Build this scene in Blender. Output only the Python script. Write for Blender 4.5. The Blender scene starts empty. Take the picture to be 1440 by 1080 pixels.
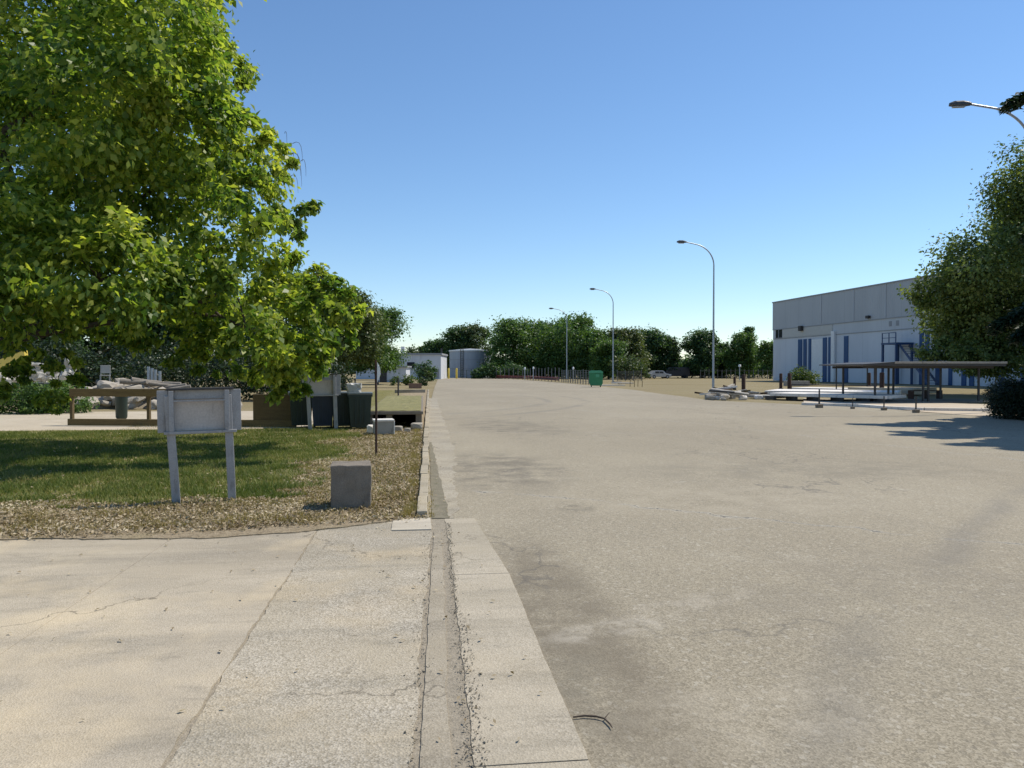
import bpy, bmesh, math, random
import numpy as np
from mathutils import Vector, Matrix, noise as mnoise

R = math.radians
random.seed(7)
rng = np.random.default_rng(7)
scene = bpy.context.scene
C = scene.collection

# ------------------------------------------------------------------ camera
F = 1080.0
EYE = 1.6
PITCH = math.atan(20 / F)
YAW = math.atan(126 / F)
cam_d = bpy.data.cameras.new('camera')
cam = bpy.data.objects.new('camera', cam_d)
C.objects.link(cam)
cam.location = (0, 0, EYE)
cam.rotation_euler = (math.pi / 2 - PITCH, 0, -YAW)
cam_d.sensor_width = 36
cam_d.lens = F / 1440 * 36
cam_d.clip_end = 6000
cam_d.clip_start = 0.05
scene.camera = cam
MR = cam.rotation_euler.to_matrix()

def ray(px, py):
    return MR @ Vector(((px - 720) / F, -(py - 540) / F, -1))
def at(px, py, zc):                       # point at camera depth zc
    return Vector((0, 0, EYE)) + ray(px, py) * zc
def gp(px, py, z=0.0):                    # point on the level plane z
    d = ray(px, py)
    t = (z - EYE) / d.z
    return Vector((0, 0, EYE)) + d * t
def xy(px, zc):
    p = at(px, 540, zc)
    return (p.x, p.y)

# ------------------------------------------------------------------ tags
def tag(o, label=None, cat=None, group=None, kind=None):
    if label: o['label'] = label
    if cat: o['category'] = cat
    if group: o['group'] = group
    if kind: o['kind'] = kind
    return o
def thing(name, label, cat, loc=(0, 0, 0), rz=0.0, group=None, rot=None):
    o = bpy.data.objects.new(name, None)
    C.objects.link(o)
    o.empty_display_size = 0.2
    o.location = loc
    o.rotation_euler = rot if rot else (0, 0, rz)
    return tag(o, label, cat, group)
def copy_tree(o, parent=None):
    c = o.copy()
    C.objects.link(c)
    c.parent = parent
    for ch in [x for x in list(o.children)]:
        copy_tree(ch, c)
    return c

# ------------------------------------------------------------------ mesh builder
class MB:
    def __init__(s):
        s.v = []; s.f = []; s.sm = []
    def add(s, vs, fs, smooth=False):
        b = len(s.v)
        s.v += [tuple(v) for v in vs]
        s.f += [tuple(i + b for i in f) for f in fs]
        s.sm += [smooth] * len(fs)
        return s
    def box(s, x0, x1, y0, y1, z0, z1, M=None, bev=0.0):
        if bev > 0:
            bm = bmesh.new()
            bmesh.ops.create_cube(bm, size=1)
            for v in bm.verts:
                v.co = Vector((x0 + (v.co.x + .5) * (x1 - x0), y0 + (v.co.y + .5) * (y1 - y0), z0 + (v.co.z + .5) * (z1 - z0)))
            bmesh.ops.bevel(bm, geom=list(bm.edges), offset=bev, segments=2, affect='EDGES', profile=.6)
            return s.bm(bm, M)
        vs = [Vector((x, y, z)) for z in (z0, z1) for y in (y0, y1) for x in (x0, x1)]
        if M: vs = [M @ v for v in vs]
        return s.add(vs, [(0, 2, 3, 1), (4, 5, 7, 6), (0, 1, 5, 4), (2, 6, 7, 3), (0, 4, 6, 2), (1, 3, 7, 5)])
    def bm(s, bm, M=None, smooth=False):
        bm.verts.index_update()
        vs = [(M @ v.co) if M else v.co.copy() for v in bm.verts]
        fs = [tuple(v.index for v in f.verts) for f in bm.faces]
        bm.free()
        return s.add(vs, fs, smooth)
    def tube(s, pts, rad, seg=8, cap=True):
        pts = [Vector(p) for p in pts]
        if not hasattr(rad, '__len__'): rad = [rad] * len(pts)
        rings = []; up = None
        for i, p in enumerate(pts):
            t = (pts[min(i + 1, len(pts) - 1)] - pts[max(i - 1, 0)]).normalized()
            if up is None:
                a = Vector((0, 0, 1)) if abs(t.z) < .9 else Vector((1, 0, 0))
                up = (a - t * a.dot(t)).normalized()
            else:
                up = (up - t * up.dot(t))
                up = up.normalized() if up.length > 1e-6 else Vector((1, 0, 0))
            w = t.cross(up)
            rings.append([p + (up * math.cos(2 * math.pi * k / seg) + w * math.sin(2 * math.pi * k / seg)) * rad[i] for k in range(seg)])
        vs = [v for r in rings for v in r]
        fs = []
        for i in range(len(pts) - 1):
            for k in range(seg):
                a, b = i * seg + k, i * seg + (k + 1) % seg
                fs.append((a, b, b + seg, a + seg))
        s.add(vs, fs, True)
        if cap:
            s.add(rings[0], [tuple(range(seg - 1, -1, -1))]); s.add(rings[-1], [tuple(range(seg))])
        return s
    def bar(s, p, q, w, h=None, up=(0, 0, 1)):     # rectangular bar from p to q
        p = Vector(p); q = Vector(q); h = h or w
        t = (q - p).normalized(); u = Vector(up)
        if abs(t.dot(u)) > .95: u = Vector((0, 1, 0))
        side = t.cross(u).normalized(); u = side.cross(t)
        vs = []
        for c in (p, q):
            for a, b in ((-1, -1), (1, -1), (1, 1), (-1, 1)):
                vs.append(c + side * a * w / 2 + u * b * h / 2)
        return s.add(vs, [(0, 3, 2, 1), (4, 5, 6, 7), (0, 1, 5, 4), (1, 2, 6, 5), (2, 3, 7, 6), (3, 0, 4, 7)])
    def prism(s, poly, a0, a1, axis='y'):          # extrude a 2D outline along an axis
        n = len(poly)
        def P(u, w, a):
            return {'y': (u, a, w), 'x': (a, u, w), 'z': (u, w, a)}[axis]
        vs = [P(u, w, a0) for u, w in poly] + [P(u, w, a1) for u, w in poly]
        fs = [tuple(range(n - 1, -1, -1)), tuple(range(n, 2 * n))]
        fs += [(i, (i + 1) % n, n + (i + 1) % n, n + i) for i in range(n)]
        return s.add(vs, fs)
    def rock(s, c, r, seed=0, sub=2, rough=.28, M=None):
        bm = bmesh.new()
        bmesh.ops.create_icosphere(bm, subdivisions=sub, radius=1)
        for v in bm.verts:
            n = mnoise.noise(v.co * 1.3 + Vector((seed * 3.7, seed * 1.3, 0)))
            n2 = mnoise.noise(v.co * 3.1 + Vector((seed * 1.7, 5, seed)))
            v.co *= 1 + rough * n * 1.6 + rough * .4 * n2
            q = Vector((max(-.72, min(.72, v.co.x)), max(-.72, min(.72, v.co.y)), max(-.66, min(.66, v.co.z))))
            v.co = Vector((q.x * r[0], q.y * r[1], q.z * r[2]))
        T = Matrix.Translation(Vector(c)) @ (M or Matrix.Identity(4))
        return s.bm(bm, T)
    def build(s, name, mat, parent=None, shift=None, recalc=False):
        me = bpy.data.meshes.new(name)
        v = s.v
        if shift is not None:
            v = [(a[0] - shift[0], a[1] - shift[1], a[2] - shift[2]) for a in v]
        me.from_pydata(v, [], s.f)
        me.polygons.foreach_set('use_smooth', s.sm)
        if recalc:
            bm = bmesh.new(); bm.from_mesh(me); bmesh.ops.recalc_face_normals(bm, faces=bm.faces); bm.to_mesh(me); bm.free()
        me.materials.append(mat)
        me.update()
        o = bpy.data.objects.new(name, me)
        C.objects.link(o)
        o.parent = parent
        return o

def quads(name, V, mat, parent=None, nv=4):         # V: (n, nv, 3) array -> one mesh of n polygons
    n = V.shape[0]
    me = bpy.data.meshes.new(name)
    me.vertices.add(n * nv)
    me.vertices.foreach_set('co', V.reshape(-1).astype(np.float32))
    me.loops.add(n * nv)
    me.loops.foreach_set('vertex_index', np.arange(n * nv, dtype=np.int32))
    me.polygons.add(n)
    me.polygons.foreach_set('loop_start', np.arange(0, n * nv, nv, dtype=np.int32))
    try: me.polygons.foreach_set('loop_total', np.full(n, nv, dtype=np.int32))
    except Exception: pass
    me.materials.append(mat)
    me.update(calc_edges=True)
    o = bpy.data.objects.new(name, me)
    C.objects.link(o)
    o.parent = parent
    return o

# ------------------------------------------------------------------ materials
class NT:
    def __init__(s, name):
        s.m = bpy.data.materials.new(name); s.m.use_nodes = True
        s.t = s.m.node_tree; s.b = s.t.nodes['Principled BSDF']; s.out = s.t.nodes['Material Output']
        s._co = None
    def n(s, typ, **kw):
        x = s.t.nodes.new('ShaderNode' + typ)
        for k, v in kw.items(): setattr(x, k, v)
        return x
    def l(s, a, b): s.t.links.new(a, b)
    def co(s):
        if s._co is None: s._co = s.n('TexCoord').outputs['Object']
        return s._co
    def mapped(s, sc=(1, 1, 1), rot=(0, 0, 0)):
        m = s.n('Mapping'); m.inputs['Scale'].default_value = sc; m.inputs['Rotation'].default_value = rot
        s.l(s.co(), m.inputs['Vector']); return m.outputs['Vector']
    def noise(s, scale, detail=4, rough=.55, vec=None, dist=0.0):
        x = s.n('TexNoise'); x.inputs['Scale'].default_value = scale; x.inputs['Detail'].default_value = detail
        x.inputs['Roughness'].default_value = rough; x.inputs['Distortion'].default_value = dist
        s.l(vec or s.co(), x.inputs['Vector']); return x.outputs['Fac']
    def voro(s, scale, feat='F1', out='Distance', vec=None):
        x = s.n('TexVoronoi', feature=feat); x.inputs['Scale'].default_value = scale
        s.l(vec or s.co(), x.inputs['Vector']); return x.outputs[out]
    def rng(s, v, a, b, c=0.0, d=1.0, smooth=False):
        x = s.n('MapRange'); x.clamp = True
        if smooth: x.interpolation_type = 'SMOOTHSTEP'
        s.l(v, x.inputs[0])
        for i, q in enumerate((a, b, c, d)): x.inputs[i + 1].default_value = q
        return x.outputs[0]
    def math(s, op, a, b=None, c=None):
        x = s.n('Math', operation=op)
        for i, q in enumerate((a, b, c)):
            if q is None: continue
            if isinstance(q, (int, float)): x.inputs[i].default_value = q
            else: s.l(q, x.inputs[i])
        return x.outputs[0]
    def mix(s, f, a, b, mode='MIX'):
        x = s.n('MixRGB', blend_type=mode)
        for i, q in enumerate((f, a, b)):
            if isinstance(q, (int, float)): x.inputs[i].default_value = q
            elif isinstance(q, tuple): x.inputs[i].default_value = (*q[:3], 1)
            else: s.l(q, x.inputs[i])
        return x.outputs[0]
    def ramp(s, f, stops):
        x = s.n('ValToRGB'); e = x.color_ramp.elements
        while len(e) < len(stops): e.new(.5)
        for i, (p, c) in enumerate(stops): e[i].position = p; e[i].color = (*c, 1)
        s.l(f, x.inputs[0]); return x.outputs[0]
    def sep(s):
        x = s.n('SeparateXYZ'); s.l(s.co(), x.inputs[0]); return x.outputs
    def bump(s, h, strength=.4, dist=.02):
        x = s.n('Bump'); x.inputs['Strength'].default_value = strength; x.inputs['Distance'].default_value = dist
        s.l(h, x.inputs['Height']); s.l(x.outputs[0], s.b.inputs['Normal'])
    def base(s, c):
        if isinstance(c, tuple): s.b.inputs['Base Color'].default_value = (*c[:3], 1)
        else: s.l(c, s.b.inputs['Base Color'])
    def rough(s, r): s.b.inputs['Roughness'].default_value = r

def mottled(name, c1, c2, scale=6, rough=.8, fine=60, bump=.2, metal=0, stain=None, spec=None, stretch=(1, 1, 1)):
    t = NT(name)
    v = t.mapped(stretch)
    f = t.noise(scale, 6, .6, v)
    col = t.mix(t.rng(f, .3, .7), c1, c2)
    g = t.noise(fine, 3, .6)
    col = t.mix(.35, col, t.mix(t.rng(g, .3, .7), tuple(x * .75 for x in c1), tuple(min(1, x * 1.2) for x in c2)))
    if stain:
        sv = t.mapped((stretch[0] * 1, stretch[1] * 1, stretch[2] * .35))
        col = t.mix(t.rng(t.noise(scale * 1.7, 7, .65, sv), .55, .72, 0, .75), col, stain)
    t.base(col); t.rough(rough); t.b.inputs['Metallic'].default_value = metal
    if spec is not None: t.b.inputs['Specular IOR Level'].default_value = spec
    if bump: t.bump(g, bump, .01)
    return t.m

def leafmat(name, cols, trans=.38, rough=.5, nscale=.5, spec=.35):
    t = NT(name)
    geo = t.n('NewGeometry')
    rp = geo.outputs['Random Per Island']
    f = t.math('ADD', t.math('MULTIPLY', rp, .62), t.math('MULTIPLY', t.rng(t.noise(nscale, 2), .3, .7), .38))
    k = len(cols)
    col = t.ramp(f, [(i / (k - 1), c) for i, c in enumerate(cols)])
    t.base(col); t.rough(rough); t.b.inputs['Specular IOR Level'].default_value = spec
    tr = t.n('BsdfTranslucent')
    t.l(t.mix(1.0, col, (1.25, 1.3, .55), 'MULTIPLY'), tr.inputs['Color'])
    mx = t.n('MixShader'); mx.inputs[0].default_value = trans
    t.l(t.b.outputs[0], mx.inputs[1]); t.l(tr.outputs[0], mx.inputs[2]); t.l(mx.outputs[0], t.out.inputs['Surface'])
    return t.m

# --- ground materials
def asphalt_mat():
    t = NT('asphalt_weathered')
    X, Y, Z = t.sep()
    big = t.noise(.16, 5, .6, t.mapped((1, .55, 1)))
    mid = t.noise(.9, 5, .62, t.mapped((1, .45, 1)), .6)
    col = t.mix(t.rng(big, .36, .64, smooth=True), (.25, .213, .148), (.315, .272, .193))
    col = t.mix(t.rng(mid, .48, .75, 0, .4), col, (.20, .175, .13))
    col = t.mix(t.rng(t.noise(.5, 6, .7), .58, .75, 0, .55), col, (.41, .372, .29))
    # aggregate
    vc = t.n('TexVoronoi'); vc.inputs['Scale'].default_value = 105; t.l(t.co(), vc.inputs['Vector'])
    s = t.n('SeparateColor'); t.l(vc.outputs['Color'], s.inputs[0])
    agg = t.mix(t.rng(s.outputs[0], .1, .95), (.12, .104, .072), (.55, .485, .362))
    col = t.mix(.34, col, agg)
    vb = t.n('TexVoronoi'); vb.inputs['Scale'].default_value = 42; t.l(t.co(), vb.inputs['Vector'])
    s2 = t.n('SeparateColor'); t.l(vb.outputs['Color'], s2.inputs[0])
    col = t.mix(t.rng(s2.outputs[1], .9, .97, 0, .28), col, (.56, .52, .43))
    col = t.mix(t.rng(s2.outputs[2], .9, .98, 0, .32), col, (.14, .125, .1))
    # tyre tracks: bands round big turning circles
    def track(cx, cy, r, w, amt):
        nonlocal col
        dx = t.math('SUBTRACT', X, cx); dy = t.math('SUBTRACT', Y, cy)
        d = t.math('SQRT', t.math('ADD', t.math('MULTIPLY', dx, dx), t.math('MULTIPLY', dy, dy)))
        e = t.math('ABSOLUTE', t.math('SUBTRACT', t.math('ADD', d, t.math('MULTIPLY', t.noise(.35, 2), .7)), r))
        m = t.math('MULTIPLY', t.rng(e, 0, w, 1, 0, True), t.rng(t.noise(.7, 4), .35, .6))
        col = t.mix(t.math('MULTIPLY', m, amt), col, (.165, .152, .13))
    track(31, -6, 27.5, .38, .4); track(31, -6, 25.6, .38, .4); track(-14, 42, 21, .35, .45); track(-14, 42, 22.9, .35, .45)
    track(24, 2, 15.4, .3, .3); track(24, 2, 17.2, .3, .3); track(40, -30, 49, .3, .4); track(40, -30, 51, .3, .4)
    # worn and patched places
    def patch(px, py, rx, ry, rot, c, amt, sc=1.5, lo=.42, hi=.6):
        nonlocal col
        p = gp(px, py); m = t.n('Mapping', vector_type='TEXTURE'); m.inputs['Location'].default_value = (p.x, p.y, 0); m.inputs['Rotation'].default_value = (0, 0, R(rot)); m.inputs['Scale'].default_value = (rx, ry, 1)
        t.l(t.co(), m.inputs['Vector']); ln = t.n('VectorMath', operation='LENGTH'); t.l(m.outputs[0], ln.inputs[0])
        f = t.math('MULTIPLY', t.rng(ln.outputs['Value'], .35, 1, 1, 0, True), t.rng(t.noise(sc, 7, .7), lo, hi))
        col = t.mix(t.math('MULTIPLY', f, amt), col, c)
    patch(800, 880, .55, 3.4, 0, (.155, .13, .092), .7, 2, .3, .55); patch(860, 885, .7, .22, 20, (.56, .51, .42), .36, 5); patch(960, 850, .9, .2, 25, (.50, .45, .37), .3, 4)
    patch(700, 660, 1.3, 3.4, 0, (.15, .132, .10), .75); patch(720, 600, 2, 4, 10, (.16, .14, .105), .65); patch(705, 606, .5, .5, 0, (.08, .07, .05), .6, 3, .45, .6)
    patch(1080, 1000, 1.0, .6, 10, (.44, .39, .30), .3, 3); patch(1250, 820, 2.5, 1.2, 20, (.2, .175, .135), .35); patch(1000, 700, 3, 1.6, -10, (.40, .35, .26), .4)
    patch(800, 960, .35, .9, 0, (.17, .15, .11), .6, 3); patch(810, 715, .3, .35, 0, (.12, .105, .08), .6, 6, .42, .6); patch(1130, 660, 4, 1.6, 0, (.18, .16, .12), .5)
    # long crack with broken pale lips
    def crack(a, b, c, w, amt):
        nonlocal col
        e = t.math('ADD', t.math('ADD', t.math('MULTIPLY', X, a), t.math('MULTIPLY', Y, b)), c)
        e = t.math('ADD', e, t.math('MULTIPLY', t.math('SUBTRACT', t.noise(.8, 6, .65), .5), .9))
        e = t.math('ABSOLUTE', e)
        brk = t.rng(t.noise(1.7, 3), .4, .52)
        col = t.mix(t.math('MULTIPLY', t.rng(e, w, w * 5, .35, 0), brk), col, (.47, .45, .40))
        col = t.mix(t.math('MULTIPLY', t.rng(e, w * .5, w * 1.1, amt, 0), brk), col, (.07, .063, .055))
    crack(.62, .785, -8.4, .011, .8)
    crack(.2, .98, -19.5, .012, .7); crack(-.12, .99, -31, .02, .7); crack(.97, .24, -13.2, .014, .7)
    # hairline alligator cracks in patches
    vv = t.n('VectorMath', operation='ADD'); t.l(t.co(), vv.inputs[0])
    nz = t.n('TexNoise'); nz.inputs['Scale'].default_value = 2.2; nz.inputs['Detail'].default_value = 4; t.l(t.co(), nz.inputs['Vector']); t.l(nz.outputs['Color'], vv.inputs[1])
    ed = t.voro(.55, 'DISTANCE_TO_EDGE', vec=vv.outputs[0])
    col = t.mix(t.math('MULTIPLY', t.rng(ed, .004, .016, .55, 0), t.rng(t.noise(.23, 2), .52, .6)), col, (.11, .1, .085))
    # scraped pale concrete spill and oil spots
    col = t.mix(t.math('MULTIPLY', t.rng(t.noise(1.6, 7, .75, t.mapped((.5, 1.2, 1))), .62, .7, 0, .6), t.rng(t.noise(.3, 1), .5, .6)), col, (.55, .53, .48))
    col = t.mix(t.math('MULTIPLY', t.rng(t.voro(.33), .0, .1, .6, 0), t.rng(t.noise(5, 4), .4, .6)), col, (.13, .12, .10))
    t.base(col); t.rough(.88); t.b.inputs['Specular IOR Level'].default_value = .25
    hh = t.math('ADD', t.voro(105), t.math('MULTIPLY', t.noise(14, 4), .8))
    t.bump(hh, .32, .006)
    return t.m

def concrete_mat(name, c1, c2, stainc, agg=.15, aggscale=110, warm=(.52, .43, .28), warmamt=.5, streak=(.35, 1.4, 1)):
    t = NT(name)
    f = t.noise(.55, 6, .62, t.mapped(streak), .4)
    col = t.mix(t.rng(f, .32, .68), c1, c2)
    col = t.mix(t.rng(t.noise(.9, 7, .7, t.mapped((.4, 2.2, 1))), .5, .7, 0, .8), col, stainc)
    col = t.mix(t.rng(t.noise(2.3, 6, .75, t.mapped((.6, 1.5, 1)), .5), .55, .7, 0, .5), col, tuple(c * .8 for c in stainc))
    col = t.mix(t.rng(t.noise(.7, 4, .6), .5, .68, 0, warmamt), col, warm)
    vc = t.n('TexVoronoi'); vc.inputs['Scale'].default_value = aggscale; t.l(t.co(), vc.inputs['Vector'])
    s = t.n('SeparateColor'); t.l(vc.outputs['Color'], s.inputs[0])
    am = t.math('MULTIPLY', t.rng(t.noise(1.3, 4), .35, .6, .35, 1), agg)
    col = t.mix(am, col, t.mix(s.outputs[0], (.12, .105, .08), (.68, .63, .54)))
    col = t.mix(t.rng(t.noise(24, 4, .7), .66, .74, 0, .55), col, (.13, .115, .09))
    col = t.mix(t.rng(t.noise(3.3, 8, .8), .67, .73, 0, .6), col, (.66, .62, .54))
    vv = t.n('VectorMath', operation='ADD'); t.l(t.co(), vv.inputs[0])
    nz = t.n('TexNoise'); nz.inputs['Scale'].default_value = 2.6; nz.inputs['Detail'].default_value = 5; t.l(t.co(), nz.inputs['Vector']); t.l(nz.outputs['Color'], vv.inputs[1])
    ed = t.voro(.42, 'DISTANCE_TO_EDGE', vec=vv.outputs[0])
    col = t.mix(t.math('MULTIPLY', t.rng(ed, .0015, .007, .6, 0), t.rng(t.noise(.5, 2), .45, .55)), col, (.1, .085, .065))
    t.base(col); t.rough(.9); t.b.inputs['Specular IOR Level'].default_value = .2
    t.bump(t.math('ADD', t.voro(aggscale), t.noise(30, 5)), .25 + agg, .006)
    return t.m

def lawn_mat():
    t = NT('lawn_soil')
    X, Y, Z = t.sep()
    w = t.noise(.8, 5, .65)
    w2 = t.noise(3.5, 5, .65)
    yy = t.math('ADD', Y, t.math('MULTIPLY', t.math('SUBTRACT', w, .5), -2.6))
    xx = t.math('ADD', X, t.math('MULTIPLY', t.math('SUBTRACT', w, .5), 2.4))
    g = t.math('MULTIPLY', t.rng(yy, 9.1, 10.1, smooth=True), t.rng(xx, -.9, -2.3, smooth=True))
    g = t.math('MULTIPLY', g, t.rng(w2, .25, .45))
    litter = t.mix(t.rng(t.noise(26, 5, .7), .3, .7), (.175, .135, .085), (.44, .36, .245))
    litter = t.mix(t.rng(t.noise(1.6, 5), .5, .7, 0, .55), litter, (.30, .25, .14))
    grass = t.mix(t.rng(t.noise(1.2, 5), .35, .65), (.10, .125, .036), (.22, .205, .075))
    grass = t.mix(t.rng(Y, 14, 21, 0, .5), grass, (.2, .17, .07))
    t.base(t.mix(g, litter, grass)); t.rough(1.0); t.b.inputs['Specular IOR Level'].default_value = .1
    t.bump(t.noise(40, 5, .7), .8, .03)
    return t.m

def field_mat():
    t = NT('dry_field')
    a = t.noise(.06, 5, .6); b = t.noise(.5, 6, .65); c = t.noise(9, 4, .7)
    col = t.mix(t.rng(a, .35, .62), (.185, .148, .078), (.25, .21, .128))
    col = t.mix(t.rng(b, .45, .68, 0, .6), col, (.2, .18, .085))
    col = t.mix(t.rng(c, .35, .7, 0, .4), col, (.38, .31, .18))
    t.base(col); t.rough(1.0); t.b.inputs['Specular IOR Level'].default_value = .1
    t.bump(c, .8, .05)
    return t.m

M = {}
M['asphalt'] = asphalt_mat()
M['slab'] = concrete_mat('apron_concrete', (.31, .265, .195), (.485, .415, .305), (.235, .205, .155), .18, 120, warm=(.60, .49, .32), warmamt=.75)
M['rough'] = concrete_mat('apron_aggregate', (.30, .258, .185), (.45, .385, .275), (.22, .195, .145), .4, 95, warm=(.52, .41, .25), warmamt=.75)
M['channel'] = concrete_mat('channel_concrete', (.27, .23, .165), (.37, .32, .235), (.18, .155, .115), .2, 100, warmamt=.2)
M['gutter'] = concrete_mat('gutter_concrete', (.34, .295, .215), (.46, .40, .30), (.24, .21, .155), .2, 100, warmamt=.25)
M['moss'] = mottled('mossy_gutter', (.13, .115, .075), (.24, .21, .145), 5, 1, 60, .6, stain=(.07, .085, .03))
M['post_grey'] = mottled('dull_post', (.10, .105, .11), (.17, .175, .18), 6, .8, 40, .1)
M['oldgutter'] = concrete_mat('old_gutter_concrete', (.27, .235, .17), (.37, .325, .24), (.16, .14, .1), .3, 80, warmamt=.25)
M['kerb'] = concrete_mat('kerb_concrete', (.31, .265, .185), (.41, .36, .265), (.17, .145, .10), .15, 90, warmamt=.5, streak=(1, .6, 1))
M['pale_patch'] = concrete_mat('pale_concrete', (.46, .41, .32), (.56, .50, .40), (.34, .3, .23), .1, 100, warmamt=.15)
M['joint'] = mottled('joint_grit', (.2, .172, .125), (.37, .32, .24), 22, 1, 90, .9)
M['lawn'] = lawn_mat()
M['field'] = field_mat()
M['track'] = mottled('dirt_track', (.40, .335, .24), (.50, .43, .32), .8, 1, 30, .5, stain=(.3, .25, .17))
M['sand'] = mottled('sandy_paving', (.46, .37, .26), (.55, .46, .34), .7, 1, 30, .4, stain=(.38, .33, .26))
# --- object materials
M['concrete'] = mottled('aged_concrete', (.27, .25, .215), (.37, .35, .31), 5, .9, 70, .5, stain=(.13, .125, .11))
M['concrete_dark'] = mottled('weathered_block', (.15, .125, .095), (.25, .215, .17), 7, .95, 80, .7, stain=(.085, .08, .07))
M['white_concrete'] = mottled('white_concrete', (.70, .66, .60), (.8, .76, .70), 3, .85, 50, .3, stain=(.4, .36, .31))
M['sign_metal'] = mottled('faded_grey_paint', (.26, .25, .24), (.38, .37, .355), 5, .55, 60, .25, stain=(.17, .155, .14))
M['sign_panel'] = mottled('bleached_panel', (.44, .385, .33), (.56, .495, .43), 4, .6, 40, .1, stain=(.30, .25, .21))
M['galv'] = mottled('galvanised_steel', (.33, .36, .39), (.44, .47, .5), 8, .42, 60, .08, metal=.55)
M['lamp_head'] = mottled('lamp_housing', (.06, .062, .065), (.10, .102, .105), 8, .5, 60, .05, metal=.2)
M['lens'] = mottled('lamp_glass', (.35, .37, .38), (.45, .47, .48), 8, .2, 60, 0)
M['rust'] = mottled('rusty_steel', (.035, .02, .014), (.075, .036, .022), 9, .85, 70, .4, stain=(.05, .03, .022))
M['dark_steel'] = mottled('dark_steel', (.035, .035, .037), (.07, .066, .062), 9, .6, 70, .2, metal=.3)
M['wood_yellow'] = mottled('weathered_pine', (.12, .082, .034), (.21, .15, .062), 6, .85, 40, .4, stain=(.11, .07, .03), stretch=(.25, 3, 3))
M['wood_brown'] = mottled('brown_boards', (.085, .058, .025), (.14, .1, .042), 6, .85, 40, .4, stain=(.07, .045, .02), stretch=(.3, 3, 3))
M['bin_green'] = mottled('dark_green_plastic', (.007, .02, .016), (.012, .032, .025), 5, .45, 60, .05)  # dark green plastic, with the tree's shade also put into the colour
M['bin_blue'] = mottled('dark_blue_plastic', (.012, .025, .055), (.02, .04, .08), 5, .45, 60, .05)  # dark blue, deepened in colour for the shade under the tree
M['bin_lid'] = mottled('grey_green_lid', (.09, .11, .105), (.15, .17, .165), 5, .5, 60, .05)
M['rubber'] = mottled('black_rubber', (.018, .018, .018), (.03, .03, .03), 9, .8, 60, .1)
M['green_skip'] = mottled('bright_green_paint', (.02, .20, .075), (.035, .27, .105), 4, .45, 40, .05, stain=(.03, .10, .05))
M['green_skip_lid'] = mottled('green_lid_plastic', (.05, .30, .15), (.07, .36, .19), 4, .4, 40, .05)
M['white_paint'] = mottled('white_paint', (.70, .70, .68), (.8, .8, .78), 4, .5, 40, .05, stain=(.55, .53, .5))
M['white_sheet'] = mottled('white_plastic_sheet', (.34, .325, .29), (.52, .5, .455), 5, .4, 40, .2)
M['chair_white'] = mottled('dirty_white_plastic', (.33, .32, .29), (.42, .41, .38), 6, .6, 40, .1)
M['yellow'] = mottled('yellow_paint', (.62, .45, .05), (.72, .55, .08), 4, .5, 40, .1, stain=(.4, .28, .08))
M['red_rail'] = mottled('dark_red_paint', (.13, .018, .015), (.2, .035, .028), 6, .6, 40, .1)
M['blue_paint'] = mottled('blue_paint', (.005, .05, .15), (.008, .068, .19), 4, .5, 40, .03)
M['blue_dark'] = mottled('dark_blue_steel', (.02, .05, .13), (.03, .075, .18), 4, .5, 40, .03)
M['cladding'] = None
M['turf'] = mottled('dry_turf', (.15, .145, .05), (.24, .215, .085), 1.5, 1, 25, .8, stain=(.3, .25, .12))
M['bark'] = mottled('bark', (.055, .042, .03), (.12, .095, .07), 7, .95, 40, .8, stretch=(1, 1, .3))
M['bark_pale'] = mottled('pale_bark', (.16, .14, .11), (.27, .24, .2), 4, .95, 40, .6, stretch=(1, 1, .3))
M['rubble'] = mottled('pale_rubble', (.30, .265, .21), (.46, .415, .345), 4, .95, 30, .7, stain=(.25, .21, .16))
M['brick'] = mottled('brown_brick', (.2, .12, .08), (.29, .18, .13), 6, .9, 40, .5)
M['car_dark'] = mottled('dark_blue_car_paint', (.018, .024, .034), (.028, .036, .05), 2, .28, 30, 0)
M['car_silver'] = mottled('silver_car_paint', (.38, .40, .42), (.45, .47, .49), 2, .28, 30, 0, metal=.4)
M['glass'] = mottled('dark_glass', (.02, .025, .03), (.035, .04, .045), 2, .08, 30, 0)
M['tank'] = mottled('grey_tank_steel', (.30, .33, .36), (.38, .41, .44), 1.2, .6, 20, .1, stain=(.22, .24, .26), stretch=(1, 1, .2))
M['render_wall'] = mottled('pale_render', (.52, .54, .56), (.60, .62, .64), .6, .85, 20, .15, stain=(.43, .44, .45), stretch=(1, 1, .4))
M['roof_grey'] = mottled('grey_roofing', (.25, .26, .27), (.33, .34, .35), 1, .8, 20, .1)
M['mesh_green'] = mottled('green_fence_wire', (.05, .075, .06), (.09, .12, .1), 5, .6, 40, 0)
M['dead_twig'] = mottled('dead_twig_bark', (.05, .035, .025), (.09, .065, .045), 9, .9, 60, .3)

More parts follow.
